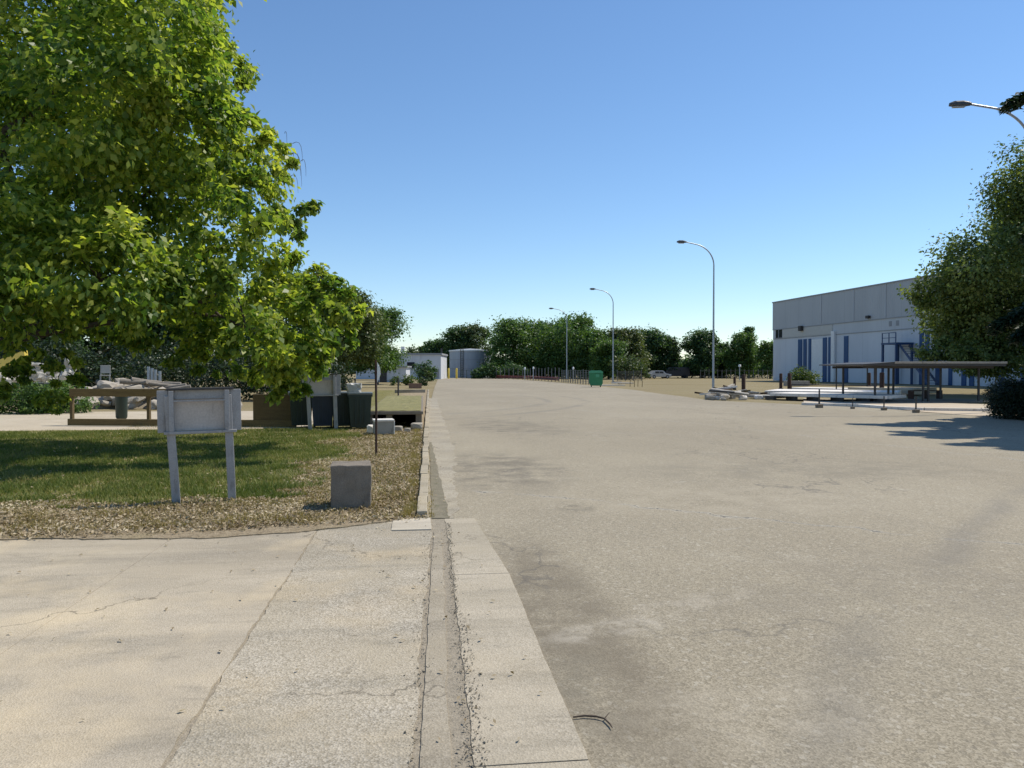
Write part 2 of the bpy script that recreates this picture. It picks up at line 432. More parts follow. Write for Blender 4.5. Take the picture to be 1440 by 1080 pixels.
def clad(name, c1, c2, pitch=.33):
    t = NT(name)
    X, Y, Z = t.sep()
    w = t.math('SINE', t.math('MULTIPLY', X, 2 * math.pi / pitch))
    f = t.noise(.35, 6, .6, t.mapped((1, 1, .25)))
    col = t.mix(t.rng(f, .3, .7), c1, c2)
    col = t.mix(t.rng(t.noise(1.1, 6, .7, t.mapped((1.5, 1, .12))), .55, .75, 0, .35), col, tuple(x * .72 for x in c1))
    pan = t.rng(t.math('ABSOLUTE', t.math('SUBTRACT', t.math('FRACT', t.math('DIVIDE', X, 3.6)), .5)), .488, .497, 0, .4)
    col = t.mix(pan, col, tuple(x * .6 for x in c1))
    t.base(col); t.rough(.55)
    t.bump(w, .35, .03)
    return t.m
M['clad_upper'] = clad('upper_cladding', (.37, .385, .40), (.42, .435, .45))
M['clad_lower'] = clad('lower_cladding', (.53, .56, .60), (.60, .63, .67), .25)
M['clad_band'] = clad('band_cladding', (.46, .48, .50), (.52, .54, .56), 1.2)
M['louvre'] = mottled('beige_louvre', (.47, .46, .42), (.54, .53, .49), 2, .7, 20, .1)

# --- foliage
L = {}
L['near'] = leafmat('maple_leaf', [(.045, .10, .025), (.11, .195, .04), (.245, .325, .06), (.42, .47, .09), (.66, .65, .17)], .58, .42, .6, .4)
L['olive'] = leafmat('olive_leaf', [(.06, .09, .03), (.10, .135, .042), (.16, .18, .065)], .35)
L['dark'] = leafmat('dark_leaf', [(.034, .072, .03), (.06, .12, .045), (.11, .18, .062)], .4)
L['mid'] = leafmat('mid_leaf', [(.048, .1, .03), (.09, .165, .045), (.16, .245, .065)], .42)
L['pale'] = leafmat('pale_leaf', [(.05, .085, .035), (.085, .125, .05), (.125, .165, .07)], .35)
L['right'] = leafmat('plane_leaf', [(.045, .08, .03), (.095, .145, .045), (.18, .225, .07), (.30, .33, .11)], .42)
L['cedar'] = leafmat('cedar_needles', [(.012, .03, .016), (.022, .05, .025), (.045, .085, .04)], .15, .6)
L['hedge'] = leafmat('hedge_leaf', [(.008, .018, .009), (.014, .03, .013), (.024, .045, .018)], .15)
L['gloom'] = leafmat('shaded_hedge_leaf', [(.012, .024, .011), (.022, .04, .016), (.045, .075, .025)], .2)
L['bush'] = leafmat('bush_leaf', [(.05, .09, .02), (.09, .14, .03), (.14, .18, .05)], .35)
L['grass'] = leafmat('grass_blade', [(.05, .095, .02), (.11, .155, .034), (.20, .22, .06), (.40, .36, .16)], .28, .6, .7, .2)
L['drygrass'] = leafmat('dry_grass_blade', [(.2, .16, .06), (.32, .255, .11), (.42, .35, .18)], .3, .7, .7, .1)
L['litter'] = leafmat('fallen_leaf', [(.12, .085, .05), (.27, .21, .13), (.44, .365, .245), (.62, .54, .39)], .12, .8, .9, .15)

# ------------------------------------------------------------------ world and light
SUN = Vector((.85, .30, 1.30)).normalized()
elev = math.asin(SUN.z); azim = math.atan2(SUN.x, SUN.y)
w = bpy.data.worlds.new('World'); scene.world = w; w.use_nodes = True
nt = w.node_tree
bg = nt.nodes['Background']
sky = nt.nodes.new('ShaderNodeTexSky'); sky.sky_type = 'NISHITA'; sky.sun_disc = False
sky.sun_elevation = elev; sky.sun_rotation = azim
sky.altitude = 0; sky.air_density = 1.0; sky.dust_density = 0.0; sky.ozone_density = 5.0
hs = nt.nodes.new('ShaderNodeHueSaturation'); hs.inputs['Saturation'].default_value = 1.05; hs.inputs['Hue'].default_value = .499
nt.links.new(sky.outputs[0], hs.inputs['Color']); nt.links.new(hs.outputs[0], bg.inputs[0]); bg.inputs[1].default_value = .148
sd = bpy.data.lights.new('sun', 'SUN'); sd.energy = 4.9; sd.angle = R(.53); sd.color = (1, .93, .82)
so = bpy.data.objects.new('sun', sd); C.objects.link(so)
so.rotation_euler = SUN.to_track_quat('Z', 'Y').to_euler()
vs = scene.view_settings
vs.view_transform = 'Standard'; vs.look = 'None'; vs.gamma = 1; vs.use_curve_mapping = False; vs.exposure = 0.0

# ------------------------------------------------------------------ the ground
def sheet(name, poly, z, mat):
    mb = MB(); mb.add([(p[0], p[1], z) for p in poly], [tuple(range(len(poly)))])
    o = mb.build(name, mat); tag(o, kind='structure'); return o
def slab(name, poly, z0, z1, mat):
    mb = MB(); mb.prism([(p[0], p[1]) for p in poly], z0, z1, 'z')
    o = mb.build(name, mat, recalc=True); tag(o, kind='structure'); return o
def jag(p, q, step, amp, seed=0, ends=True):
    p = Vector(p[:2]); q = Vector(q[:2]); n = max(2, int((q - p).length / step)); out = []
    nrm = Vector((-(q - p).y, (q - p).x)).normalized()
    for i in range(n + 1):
        t = i / n; a = 0 if (i in (0, n) and ends) else amp
        c = p.lerp(q, t)
        k = mnoise.noise(Vector((c.x * 3 + seed, c.y * 3, seed * 1.7))) + .6 * mnoise.noise(Vector((c.x * 11, c.y * 11 + seed, 3.1)))
        out.append(tuple(c + nrm * k * a))
    return out

bm = bmesh.new()
bmesh.ops.create_grid(bm, x_segments=8, y_segments=8, size=3000)
g = MB().bm(bm).build('ground', M['field']); g.location.z = -.03; tag(g, kind='structure')

rb = [gp(1440, 592), gp(1392, 585), gp(1300, 580), gp(1240, 574), gp(1130, 569), gp(1000, 563), gp(940, 555), gp(880, 547), gp(845, 543.5), gp(790, 538.5), gp(740, 534.5)]
far_l, far_r = gp(617, 530.6), gp(700, 531.0)
road_poly = [(-.12, -25), (34, -25), (34, 14), (rb[0].x + 1.5, rb[0].y)]
for a, b in zip(rb[:-1], rb[1:]): road_poly += jag(a, b, 1.5, .28, 3)[:-1]
road_poly += [tuple(rb[-1][:2]), tuple(far_r[:2]), tuple(far_l[:2]), tuple(gp(611, 545)[:2])]
k0 = gp(607, 560)
road_poly += [(k0.x, k0.y), (-.12, 14)]
sheet('road', road_poly, 0.0, M['asphalt'])

# concrete apron on the left, three lanes of slab with worn joints
e1, e2, e3, e4, e5 = gp(-700, 762), gp(0, 760), gp(300, 758), gp(435, 748), gp(562, 736)
apron = [(-1.045, -8), ] + jag((-1.045, -8), (-1.04, e4.y - .02), .05, .02, 1)[1:] + jag(e4, e3, .12, .03, 4)[1:] + jag(e3, e2, .15, .035, 5)[1:] + [tuple(e1[:2]), (-14, e1.y), (-14, -8)]
sheet('joint_bed', [(-14.2, -8.2), (.3, -8.2), (.3, 8.25), (e4.x, e4.y), (-14.2, e1.y)], .003, M['joint'])
# split the big slab along a faint joint at X = -2.35
def clip_x(poly, xc, keep_right):
    out = []
    for i, p in enumerate(poly):
        q = poly[(i + 1) % len(poly)]
        ins = (p[0] >= xc) == keep_right
        if ins: out.append(p)
        if (p[0] >= xc) != (q[0] >= xc):
            t = (xc - p[0]) / (q[0] - p[0]); out.append((xc, p[1] + (q[1] - p[1]) * t))
    return out
slab('pavement', clip_x(apron, -2.34, True), .0, .013, M['slab'])
slab('pavement', clip_x(apron, -2.346, False), .0, .012, M['slab'])
rough_poly = jag((-1.02, -8), (-1.025, e4.y), .05, .022, 8) + jag((-1.025, e4.y), (-.30, 8.12), .1, .02, 9)[1:] + [(-.30, 7.62)] + jag((.085, 7.62), (-.05, 3.0), .05, .028, 12)[0:] + jag((-.05, 3.0), (-.29, -8), .08, .03, 13)[1:]
slab('pavement', rough_poly, .0, .011, M['rough'])
chan = jag((.105, 7.55), (-.015, 3.0), .08, .008, 15) + [(-.26, -8), (-.10, -8)] + jag((.105, 3.0), (.185, 7.55), .07, .016, 16)
slab('drain_channel', chan, .0, .010, M['channel'])
slab('pavement_patch', jag((-.31, 7.64), (-.31, 8.2), .1, .012, 20) + jag((-.29, 8.22), (.07, 8.24), .1, .01, 22) + jag((.08, 8.2), (.085, 7.64), .1, .012, 23), .0, .019, M['pale_patch'])
# gutter slabs
gx = .67
ys = [-8, -3.1, -.2, 3.05, 5.95, 8.22]
for a, b in zip(ys[:-1], ys[1:]):
    l = jag((.235 - .03 * (6 - min(6, a)) / 3, a + .005), (.235 - .03 * (6 - min(6, b)) / 3, b - .005), .05, .014, a)
    r = jag((gx if b < 8 else gx - .12, b - .005), (gx, a + .005), .05, .005, a + 3)
    slab('gutter', l + r, .0, .008, M['gutter'])
slab('gutter', jag((.10, 8.25), (.15, 17), .3, .012, 33) + jag((.19, 17), (.29, 8.25), .2, .03, 34), .0, .009, M['moss'])
old = jag((.105, 8.26), (.14, 14), .3, .02, 30) + jag((.14, 14), (k0.x - .45, k0.y), .6, .02, 30)[1:] + jag((k0.x + .25, k0.y), (.62, 14), .35, .09, 31) + jag((.62, 14), (.34, 8.26), .15, .09, 31)[1:]
slab('gutter', old, .0, .006, M['oldgutter'])
# kerb of one-metre stones
mb = MB()
ka = Vector((.0, 8.28)); kb = Vector(tuple(gp(602.5, 549)[:2]))
n = int((kb - ka).length / 1.0)
for i in range(n):
    p = ka.lerp(kb, i / n); q = ka.lerp(kb, (i + 1) / n); d = (q - p).normalized()
    ang = math.atan2(d.y, d.x) - math.pi / 2
    mb.box(-.055, .055, .006, (q - p).length - .006, -.05, .088 + random.uniform(-.012, .008), Matrix.Translation((p.x + random.uniform(-.01, .01), p.y, 0)) @ Matrix.Rotation(ang + random.uniform(-.006, .006), 4, 'Z'), .008)
tag(mb.build('kerb', M['kerb']), kind='structure')

# lawn and dry verge
lawn_poly = [tuple(e1[:2]), tuple(e2[:2]), tuple(e3[:2]), tuple(e4[:2]), tuple(e5[:2]), (-.055, 8.25), (kb.x - .06, kb.y), (kb.x - 4, kb.y), tuple(gp(480, 575)[:2]), tuple(gp(430, 603)[:2]), tuple(gp(0, 607)[:2]), tuple(gp(-700, 607)[:2])]
lawn_poly = [tuple(e1[:2])] + jag(e1, (e2.x, e2.y - .04), .5, .03, 50)[1:] + jag((e2.x, e2.y - .04), (e3.x, e3.y - .04), .06, .06, 51)[1:] + jag((e3.x, e3.y - .04), (e4.x, e4.y - .05), .06, .05, 52)[1:] + jag((e4.x, e4.y - .05), (-.33, 8.1), .06, .04, 53)[1:] + lawn_poly[5:]
slab('lawn', lawn_poly, -.02, .023, M['lawn'])
sheet('dirt_track', [tuple(gp(-900, 609)[:2]), tuple(gp(0, 608)[:2]), tuple(gp(440, 604)[:2]), tuple(gp(450, 578)[:2]), tuple(gp(0, 580)[:2]), tuple(gp(-900, 580)[:2])], .014, M['track'])
sheet('forecourt', [tuple(gp(1130, 568)[:2]), tuple(gp(1240, 573)[:2]), tuple(gp(1300, 579.5)[:2]), tuple(gp(1392, 586)[:2]), tuple(gp(1520, 592)[:2]), tuple(gp(1600, 575)[:2]), tuple(gp(1300, 566)[:2]), tuple(gp(1130, 560)[:2])], .006, M['sand'])

def in_lawn(x, y):
    nz = mnoise.noise(Vector((x * .8, y * .8, 0))) * .5 + .25 * mnoise.noise(Vector((x * 2.6, y * 2.6, 4)))
    return (y + nz * 1.8 > 9.45) and (x - nz * 2.2 < -1.65), nz

def blades(name, n, xr, yr, test, hmin, hmax, wd, mat, z=.025):
    P = []
    while len(P) < n:
        x = random.uniform(*xr); y = yr[0] + (yr[1] - yr[0]) * random.random() ** 1.35
        k = test(x, y)
        if k and random.random() < k: P.append((x, y))
    P = np.array(P); n = len(P)
    a = rng.uniform(0, 6.283, n); h = rng.uniform(hmin, hmax, n)
    ln = rng.normal(0, .45, (n, 2)) * h[:, None]
    V = np.zeros((n, 3, 3))
    V[:, 0, 0] = P[:, 0] - np.cos(a) * wd / 2; V[:, 0, 1] = P[:, 1] - np.sin(a) * wd / 2
    V[:, 1, 0] = P[:, 0] + np.cos(a) * wd / 2; V[:, 1, 1] = P[:, 1] + np.sin(a) * wd / 2
    V[:, 2, 0] = P[:, 0] + ln[:, 0]; V[:, 2, 1] = P[:, 1] + ln[:, 1]
    V[:, :2, 2] = z; V[:, 2, 2] = z + h
    o = quads(name, V, mat, nv=3); tag(o, kind='stuff'); return o
def green_test(x, y):
    g, nz = in_lawn(x, y)
    if y > 20.8 or x < -y * .62 - 1: return 0
    d = mnoise.noise(Vector((x * 1.7, y * 1.7, 9)))
    return (.95 if d > -.1 else .3) * (1 if y < 15 else .7) if g else .02
blades('lawn_grass', 125000, (-13, -.2), (9.2, 21), green_test, .03, .075, .012, L['grass'])
def dry_test(x, y):
    g, nz = in_lawn(x, y)
    front = 7.75 + .07 * (x + 4) if x < -2 else 7.8 + .2 * (x + 2)
    if y < front + .1 or x < -y * .62 - 1: return 0
    if g: return .12
    d = mnoise.noise(Vector((x * 2.1, y * 2.1, 2)))
    return .8 if d > .1 else .15
blades('dry_verge_grass', 26000, (-8, -.1), (7.8, 24), dry_test, .02, .07, .011, L['drygrass'])

def leaf_quads(Cn, Nn, T, size, asp):
    T = T - Nn * (T * Nn).sum(1, keepdims=True); T /= np.linalg.norm(T, axis=1, keepdims=True) + 1e-9
    S = np.cross(Nn, T); s = size[:, None]
    V = np.stack([Cn - T * s * .5, Cn + S * s * asp * .5 + Nn * s * .10 - T * s * .04, Cn + T * s * .5 - Nn * s * .06, Cn - S * s * asp * .5 + Nn * s * .10 - T * s * .04], 1)
    return V
def unit(a): return a / (np.linalg.norm(a, axis=1, keepdims=True) + 1e-9)

def litter_scatter(n):
    P = []
    while len(P) < n:
        x = random.uniform(-8.5, .05); y = random.uniform(7.2, 21)
        front = 7.62 + .05 * (x + 4) if x < -2 else 7.72 + .22 * (x + 2)
        if y < front - .06 or x < -y * .62 - 1: continue
        g, nz = in_lawn(x, y)
        d = mnoise.noise(Vector((x * 1.5, y * 1.5, 7)))
        pr = .03 if g else (.95 if d > -.2 else .45) * (1 if y < 12 else .55)
        if y < front + .05: pr *= .25
        if random.random() < pr: P.append((x, y, .03 + abs(random.gauss(0, .012))))
    Cn = np.array(P)
    Nn = unit(np.array([0, 0, 1.0]) + rng.normal(0, .55, (n, 3))); T = rng.normal(0, 1, (n, 3))
    o = quads('leaf_litter', leaf_quads(Cn, Nn, T, rng.uniform(.02, .06, n), .45), L['litter']); tag(o, kind='stuff')
litter_scatter(42000)
def strays(n):
    P = []
    for i in range(n):
        x = random.uniform(-6, .6); y = random.uniform(2.6, 8.0)
        if random.random() < .35: x = random.gauss(.2, .12); y = random.uniform(3, 16)
        P.append((x, y, .024))
    Cn = np.array(P); n = len(P)
    Nn = unit(np.array([0, 0, 1.0]) + rng.normal(0, .3, (n, 3)))
    o = quads('stray_leaves', leaf_quads(Cn, Nn, rng.normal(0, 1, (n, 3)), rng.uniform(.012, .045, n), .5), L['litter']); tag(o, kind='stuff')
strays(260)
def kerb_test(x, y):
    return .9 if mnoise.noise(Vector((x * 2, y * 1.2, 3))) > .05 else .08
blades('kerb_weeds', 2600, (-.2, -.05), (8.2, 24), kerb_test, .03, .10, .01, L['drygrass'], .02)
blades('gutter_weeds', 260, (.06, .13), (8.3, 20), kerb_test, .015, .045, .008, L['drygrass'], .005)

# grit in the joints
mb = MB()
for i in range(2200):
    y = 2.6 + 5.4 * random.random() ** 1.5
    u = random.random()
    if u < .7: x = .135 + .026 * (y - 3.0) / 1.5 + random.gauss(.06, .025) * (1.2 if y < 5 else .7)
    elif u < .66: x = -1.03 + random.gauss(0, .03)
    else: x = -.05 + .026 * (y - 3) + random.gauss(0, .03)
    r = random.uniform(.0015, .0055)
    c = Vector((x, y, .012)); q = [c + Vector(random.gauss(0, 1) * r for _ in range(3)) for _ in range(4)]
    mb.add(q, [(0, 1, 2), (0, 2, 3), (0, 3, 1), (1, 3, 2)])
tag(mb.build('joint_gravel', M['joint']), kind='stuff')

# ------------------------------------------------------------------ trees
def limb(mb, a, b, r0, r1, n=7, wob=.06, sag=0.0):
    a = Vector(a); b = Vector(b); ln = (b - a).length; pts = []; rad = []
    off = Vector((random.uniform(-9, 9), random.uniform(-9, 9), 0))
    for i in range(n + 1):
        t = i / n; p = a.lerp(b, t)
        p += Vector((mnoise.noise(p * .7 + off), mnoise.noise(p * .7 - off), mnoise.noise(p * .6 + off * 2))) * wob * ln * math.sin(math.pi * min(1, t * 1.1)) * 1.4
        p.z += sag * math.sin(math.pi * t)
        pts.append(p); rad.append(r0 + (r1 - r0) * t ** .8)
    mb.tube(pts, rad, 7)
    return pts

def crown(blobs, n, size, per=45, spread=.32, shell=.45, asp=.62, droop=.5, flat=.75):
    B = np.array(blobs, float)
    wgt = B[:, 3] ** 1.7; wgt /= wgt.sum()
    nc = max(8, n // per)
    bi = rng.choice(len(B), nc, p=wgt)
    d = unit(rng.normal(0, 1, (nc, 3)))
    rr = (shell + (1.03 - shell) * rng.random(nc) ** .6)
    cc = B[bi, :3] + d * (B[bi, 3] * rr)[:, None] * np.array([1, 1, .88])
    ci = rng.integers(0, nc, n)
    cs = (spread * B[bi, 3] * rng.uniform(.6, 1.25, nc))[ci]
    off = rng.normal(0, 1, (n, 3)) * np.array([1, 1, flat])
    P = cc[ci] + off * cs[:, None] * .62
    out = d[ci]
    Nn = unit(out * .55 + np.array([0, 0, .55]) + rng.normal(0, .6, (n, 3)))
    T = unit(out * .5 + off * .35 + np.array([0, 0, -droop]) + rng.normal(0, .45, (n, 3)))
    return leaf_quads(P, Nn, T, size * rng.uniform(.55, 1.25, n), asp)

def make_tree(name, label, cat, base, blobs, n, size, leaf, bark, tr, fork=.35, group=None, per=45, spread=.32, limbs=7, shell=.45, asp=.62, droop=.5, crownname='crown'):
    base = Vector((base[0], base[1], 0))
    root = thing(name, label, cat, base, 0, group)
    bl = [(b[0] - base.x, b[1] - base.y, b[2], b[3]) for b in blobs]
    ztop = max(b[2] for b in bl); cx = sum(b[0] * b[3] for b in bl) / sum(b[3] for b in bl); cy = sum(b[1] * b[3] for b in bl) / sum(b[3] for b in bl)
    quads(crownname, crown(bl, n, size, per, spread, shell, asp, droop), leaf, root)
    mb = MB()
    f = Vector((cx * .25, cy * .25, ztop * fork))
    limb(mb, (0, 0, -.1), f, tr * 1.15, tr * .8, 6, .03)
    for b in sorted(bl, key=lambda q: -q[3])[:limbs]:
        limb(mb, f - Vector((0, 0, tr)), (b[0], b[1], b[2] + b[3] * .2), tr * .6, tr * .08, 8, .07)
    mb.build('trunk', bark, root)
    return root

def px_blobs(lst, zc, dz, k=1.0):
    out = []
    for b in lst:
        z = zc + (b[3] if len(b) > 3 else random.uniform(-dz, dz))
        p = at(b[0], b[1], z); out.append((p.x, p.y, p.z, b[2] * zc / F * k))
    return out

# --- the big tree on the left
nb = [(235, -70, 105), (200, 50, 105), (110, 90, 135), (0, 110, 130), (258, 60, 62), (262, 125, 58), (250, 195, 70), (330, 235, 78), (345, 190, 36), (374, 222, 38), (356, 285, 48), (300, 300, 75),
      (200, 270, 95), (80, 270, 105), (-40, 270, 115), (345, 370, 66), (418, 398, 42), (452, 432, 42), (470, 446, 32), (405, 462, 55), (330, 430, 66), (230, 390, 86), (120, 390, 84), (10, 390, 84),
      (402, 535, 30), (385, 505, 38), (452, 485, 30), (300, 485, 30), (200, 445, 50), (100, 440, 52), (0, 440, 56), (255, 488, 26), (430, 510, 24), (398, 562, 14), (330, 500, 28),
      (-130, 60, 170), (-200, 250, 150), (-120, 400, 95), (-60, -120, 170), (120, -130, 140), (-300, -20, 180), (-250, 420, 90), (80, 553, 15, -1.2), (92, 530, 13, -1.0), (62, 566, 9, -1.2), (15, 505, 22, 0), (100, 500, 20),
      (150, 390, 82, -2.9), (300, 380, 50, -2.0), (-20, 360, 100, -3.0), (210, 90, 90, -2.2), (110, 160, 100, -2.4), (270, 190, 60, -1.8), (440, 440, 40), (472, 474, 34), (432, 500, 40), (400, 500, 42), (380, 540, 30), (350, 475, 48), (418, 548, 20), (480, 440, 26), (455, 410, 36), (300, 470, 44), (395, 380, 40), (-160, 330, 120, -3.6), (22, 535, 20, -1), (58, 556, 17, -1.2), (84, 574, 12, -1.2), (104, 545, 18, -.8), (42, 515, 22, -.5), (75, 505, 22, -.5), (-20, 545, 30, -1), (260, 500, 24, 0), (290, 520, 18, 0), (225, 420, 55, -2.2), (60, 440, 60, -2.6)]
blobs = px_blobs(nb, 15.0, 1.9)
for b in list(blobs)[2:24:2]:
    blobs.append((b[0] + random.uniform(-1, .4), b[1] + random.uniform(1.2, 2.6), b[2] + random.uniform(-.4, .6), b[3] * .8))
tb = xy(-150, 15.6)
root = thing('leafy_tree', 'big leafy tree with sunlit yellow-green crown hanging over the lawn and the sign', 'tree', (tb[0], tb[1], 0))
sh = [(b[0] - tb[0], b[1] - tb[1], b[2], b[3]) for b in blobs]
quads('crown', crown(sh, 150000, .15, 95, .27, .42, .62, .85, .8), L['near'], root)
mb = MB()
limb(mb, (0, 0, -.1), (.25, 0, 2.0), .42, .33, 6, .03)
o3 = Vector((tb[0], tb[1], 0))
for (px, py, zc, r0) in ((60, 478, 14.6, .16), (330, 430, 15, .15), (180, 200, 15.2, .2), (110, 70, 15.0, .2), (-60, -80, 15.4, .22), (300, 240, 15.5, .14), (-200, 200, 16, .2), (400, 470, 15.2, .1), (30, 330, 13.8, .16)):
    pts = limb(mb, (.25, 0, 1.75 + random.uniform(0, .3)), at(px, py, zc) - o3, r0, .02, 10, .08, .5)
    for i in range(5):
        j = random.randint(4, 9); e = pts[j] + Vector((random.uniform(-1.2, 1.5), random.uniform(-1.2, 1.2), random.uniform(-.2, 1.4)))
        limb(mb, pts[j], e, r0 * .28, .008, 6, .12)
mb.build('trunk', M['bark'], root)
for i in range(16):          # thin bare shoots hanging past the leaves
    px, py = random.choice(((318, 95), (424, 215), (408, 190), (424, 240), (414, 300), (395, 320), (455, 390)))
    p = at(px + random.uniform(-16, 0), py + random.uniform(-20, 20), 15 + random.uniform(-.6, .6)) - o3
    ln = random.uniform(.3, .8); dx = random.uniform(.03, .22)
    pts = [p + Vector((dx * (1 - (1 - t) ** 2), random.uniform(-.02, .02), .10 * math.sin(t * 2.6) - ln * t * t)) for t in (0, .2, .4, .6, .8, 1)]
    MB().tube(pts, [.006, .005, .0045, .004, .0035, .002], 4, False).build('hanging_shoot', M['dead_twig'], root)

def lumpy(px0, px1, top, zc, bottom=526, n=26, seed=0, rmul=1.0, depth=1.0):
    random.seed(seed)
    cx = (px0 + px1) / 2; hw = (px1 - px0) / 2; k = zc / F
    c = at(cx, 520, zc)
    H = EYE + (520 - top) * k; B = max(.15, EYE + (520 - bottom) * k)
    rx = hw * k; rz = (H - B) / 2; zm = (H + B) / 2
    right = Vector((math.cos(YAW), -math.sin(YAW), 0)); fwd = Vector((math.sin(YAW), math.cos(YAW), 0))
    rb = min(rx, rz) * .40 * rmul
    lean = random.uniform(-.25, .25)
    q0 = c + right * rx * lean; out = [(q0.x, q0.y, H - rb, rb)]
    for i in range(n):
        q = random.uniform(-1, 1); lim = math.sqrt(max(.05, 1 - .85 * max(0, q) ** 2)) if q > 0 else 1 - .18 * q * q
        ang = random.uniform(0, 6.283); rr = (.35 + .65 * random.random() ** .5) * lim
        r = rb * random.uniform(.6, 1.15)
        p = c + right * (math.cos(ang) * rr * max(.1, rx - r * .7) + lean * rx * max(0, q) * .5) + fwd * math.sin(ang) * rr * max(.2, (rx - r * .7) * depth)
        out.append((p.x, p.y, min(H - r, max(B + r * .8, zm + q * rz)), r))
    random.seed(seed + 100)
    return out, (c.x, c.y)

TR = [  # px0 px1 top zc bottom leafkey n size label
    ('tree', 566, 626, 485, 185, 524, 'pale', 2600, .8, 'low pale far tree rising just above the roof of the white shed'),
    ('tree', 596, 642, 478, 178, 524, 'dark', 3000, .75, 'dark flat-topped tree behind the gap between white shed and tank'),
    ('tree', 622, 668, 458, 172, 510, 'dark', 3200, .65, 'dark slender-topped tree behind the left half of the tank'),
    ('tree', 646, 692, 456, 170, 500, 'pale', 2000, .6, 'loose pale tree with sky gaps above the tank'),
    ('tree', 684, 764, 448, 150, 527, 'mid', 5200, .6, 'tall round tree right of the tank behind the posts'),
    ('tree', 728, 798, 451, 156, 527, 'dark', 4200, .6, 'dark tree in the dip between the two tallest rounded crowns'),
    ('tree', 754, 840, 441, 146, 527, 'mid', 6500, .6, 'tallest bright-topped tree rising behind the third street lamp'),
    ('tree', 804, 864, 462, 140, 528, 'mid', 4200, .55, 'sloping green tree directly behind the green dumpster'),
    ('tree', 832, 880, 478, 132, 528, 'mid', 2600, .5, 'short bushy tree at the foot of the second street lamp'),
    ('tree', 854, 908, 461, 140, 527, 'olive', 4800, .55, 'olive-toned rounded tree just right of the second street lamp'),
    ('tree', 888, 938, 463, 150, 522, 'dark', 4200, .6, 'dark rounded tree behind the silver car'),
    ('tree', 916, 954, 472, 152, 524, 'dark', 3200, .6, 'smaller dark tree sloping down over the dark vans'),
    ('tree', 960, 1010, 464, 150, 524, 'dark', 4200, .6, 'dark domed tree behind the nearest full-height street lamp'),
    ('tree', 1000, 1034, 482, 155, 526, 'dark', 2600, .6, 'low dark tree in the dip right of the tall street lamp'),
    ('tree', 1020, 1064, 468, 148, 526, 'mid', 3800, .55, 'broad green tree behind the white-topped post'),
    ('tree', 1042, 1066, 460, 152, 524, 'dark', 2200, .5, 'narrow pointed tree top beside the warehouse gable'),
    ('tree', 1062, 1104, 480, 140, 527, 'mid', 3200, .5, 'fresh green tree touching the far corner of the warehouse'),
    # left side
    ('tree', 436, 530, 405, 62, 512, 'olive', 9000, .3, 'dull olive tree with thin drooping foliage behind the big leafy tree'),
    ('tree', 494, 566, 432, 85, 522, 'mid', 9000, .34, 'dense dark green rounded tree beside the white shed'),
    ('tree', 330, 470, 380, 70, 515, 'dark', 9000, .4, 'tall dark tree hidden behind the right of the leafy crown'),
    ('tree', 180, 330, 390, 58, 508, 'dark', 9000, .36, 'dark tree behind the rubble and the framed sign'),
    ('tree', 40, 200, 400, 52, 512, 'dark', 9000, .34, 'dark shadowy tree behind the heap of pale rubble'),
    ('tree', -120, 70, 380, 50, 510, 'dark', 8000, .34, 'dark tree behind the yellow beam and white sheets'),
]
for i, (nm, a, b, top, zc, bot, lk, n, size, lab) in enumerate(TR):
    bl, base = lumpy(a - .06 * (b - a), b + .06 * (b - a), top, zc, bot, 30, 40 + i, 1.12)
    make_tree(nm, lab, 'tree', base, bl, int(n * 3.2), size * .8, L[lk], M['bark'], .02 * (b - a) * zc / F + .08, .3, group='trees closing the view' if i < 17 else 'trees behind the left lawn', per=26, spread=.5, shell=.2)
random.seed(99)

# far wood that reads as one mass, low behind everything
fb = []
for i in range(150):
    a = R(-70 + 140 * i / 150); d = 300 + random.uniform(-20, 20)
    r_ = random.uniform(3.5, 5.5); fb.append((d * math.sin(a + YAW), d * math.cos(a + YAW), random.uniform(2, 4.2), r_)); fb.append(((d + 6) * math.sin(a + .01 + YAW), (d + 6) * math.cos(a + .01 + YAW), 1.5, 4.5))
fo = quads('distant_wood', crown(fb, 60000, 1.9, 20, .6), L['dark']); tag(fo, kind='stuff')

# --- broadleaf tree right, before the warehouse
rbv = [(1430, 300, 70), (1395, 345, 58), (1345, 372, 44), (1312, 392, 30), (1325, 425, 46), (1306, 455, 26), (1318, 485, 28), (1360, 440, 60), (1420, 420, 75), (1380, 490, 34), (1435, 485, 40), (1345, 495, 26), (1450, 250, 60), (1490, 330, 100), (1520, 440, 90), (1480, 215, 60), (1550, 260, 100), (1600, 380, 110), (1420, 268, 26), (1384, 316, 24), (1296, 424, 15), (1304, 405, 16)]
bl = px_blobs([(b[0] + 40, b[1] + 12, b[2] * .92) for b in rbv], 46, 3.0)
bl += [(b[0] + random.uniform(-1, 1), b[1] + random.uniform(1.5, 4), b[2], b[3] * .9) for b in bl[:16]]
make_tree('broadleaf_tree', 'large olive-green broadleaf tree covering the near part of the warehouse', 'tree', xy(1510, 47), bl, 130000, .24, L['right'], M['bark'], .35, .2, per=60, spread=.4, shell=.3)

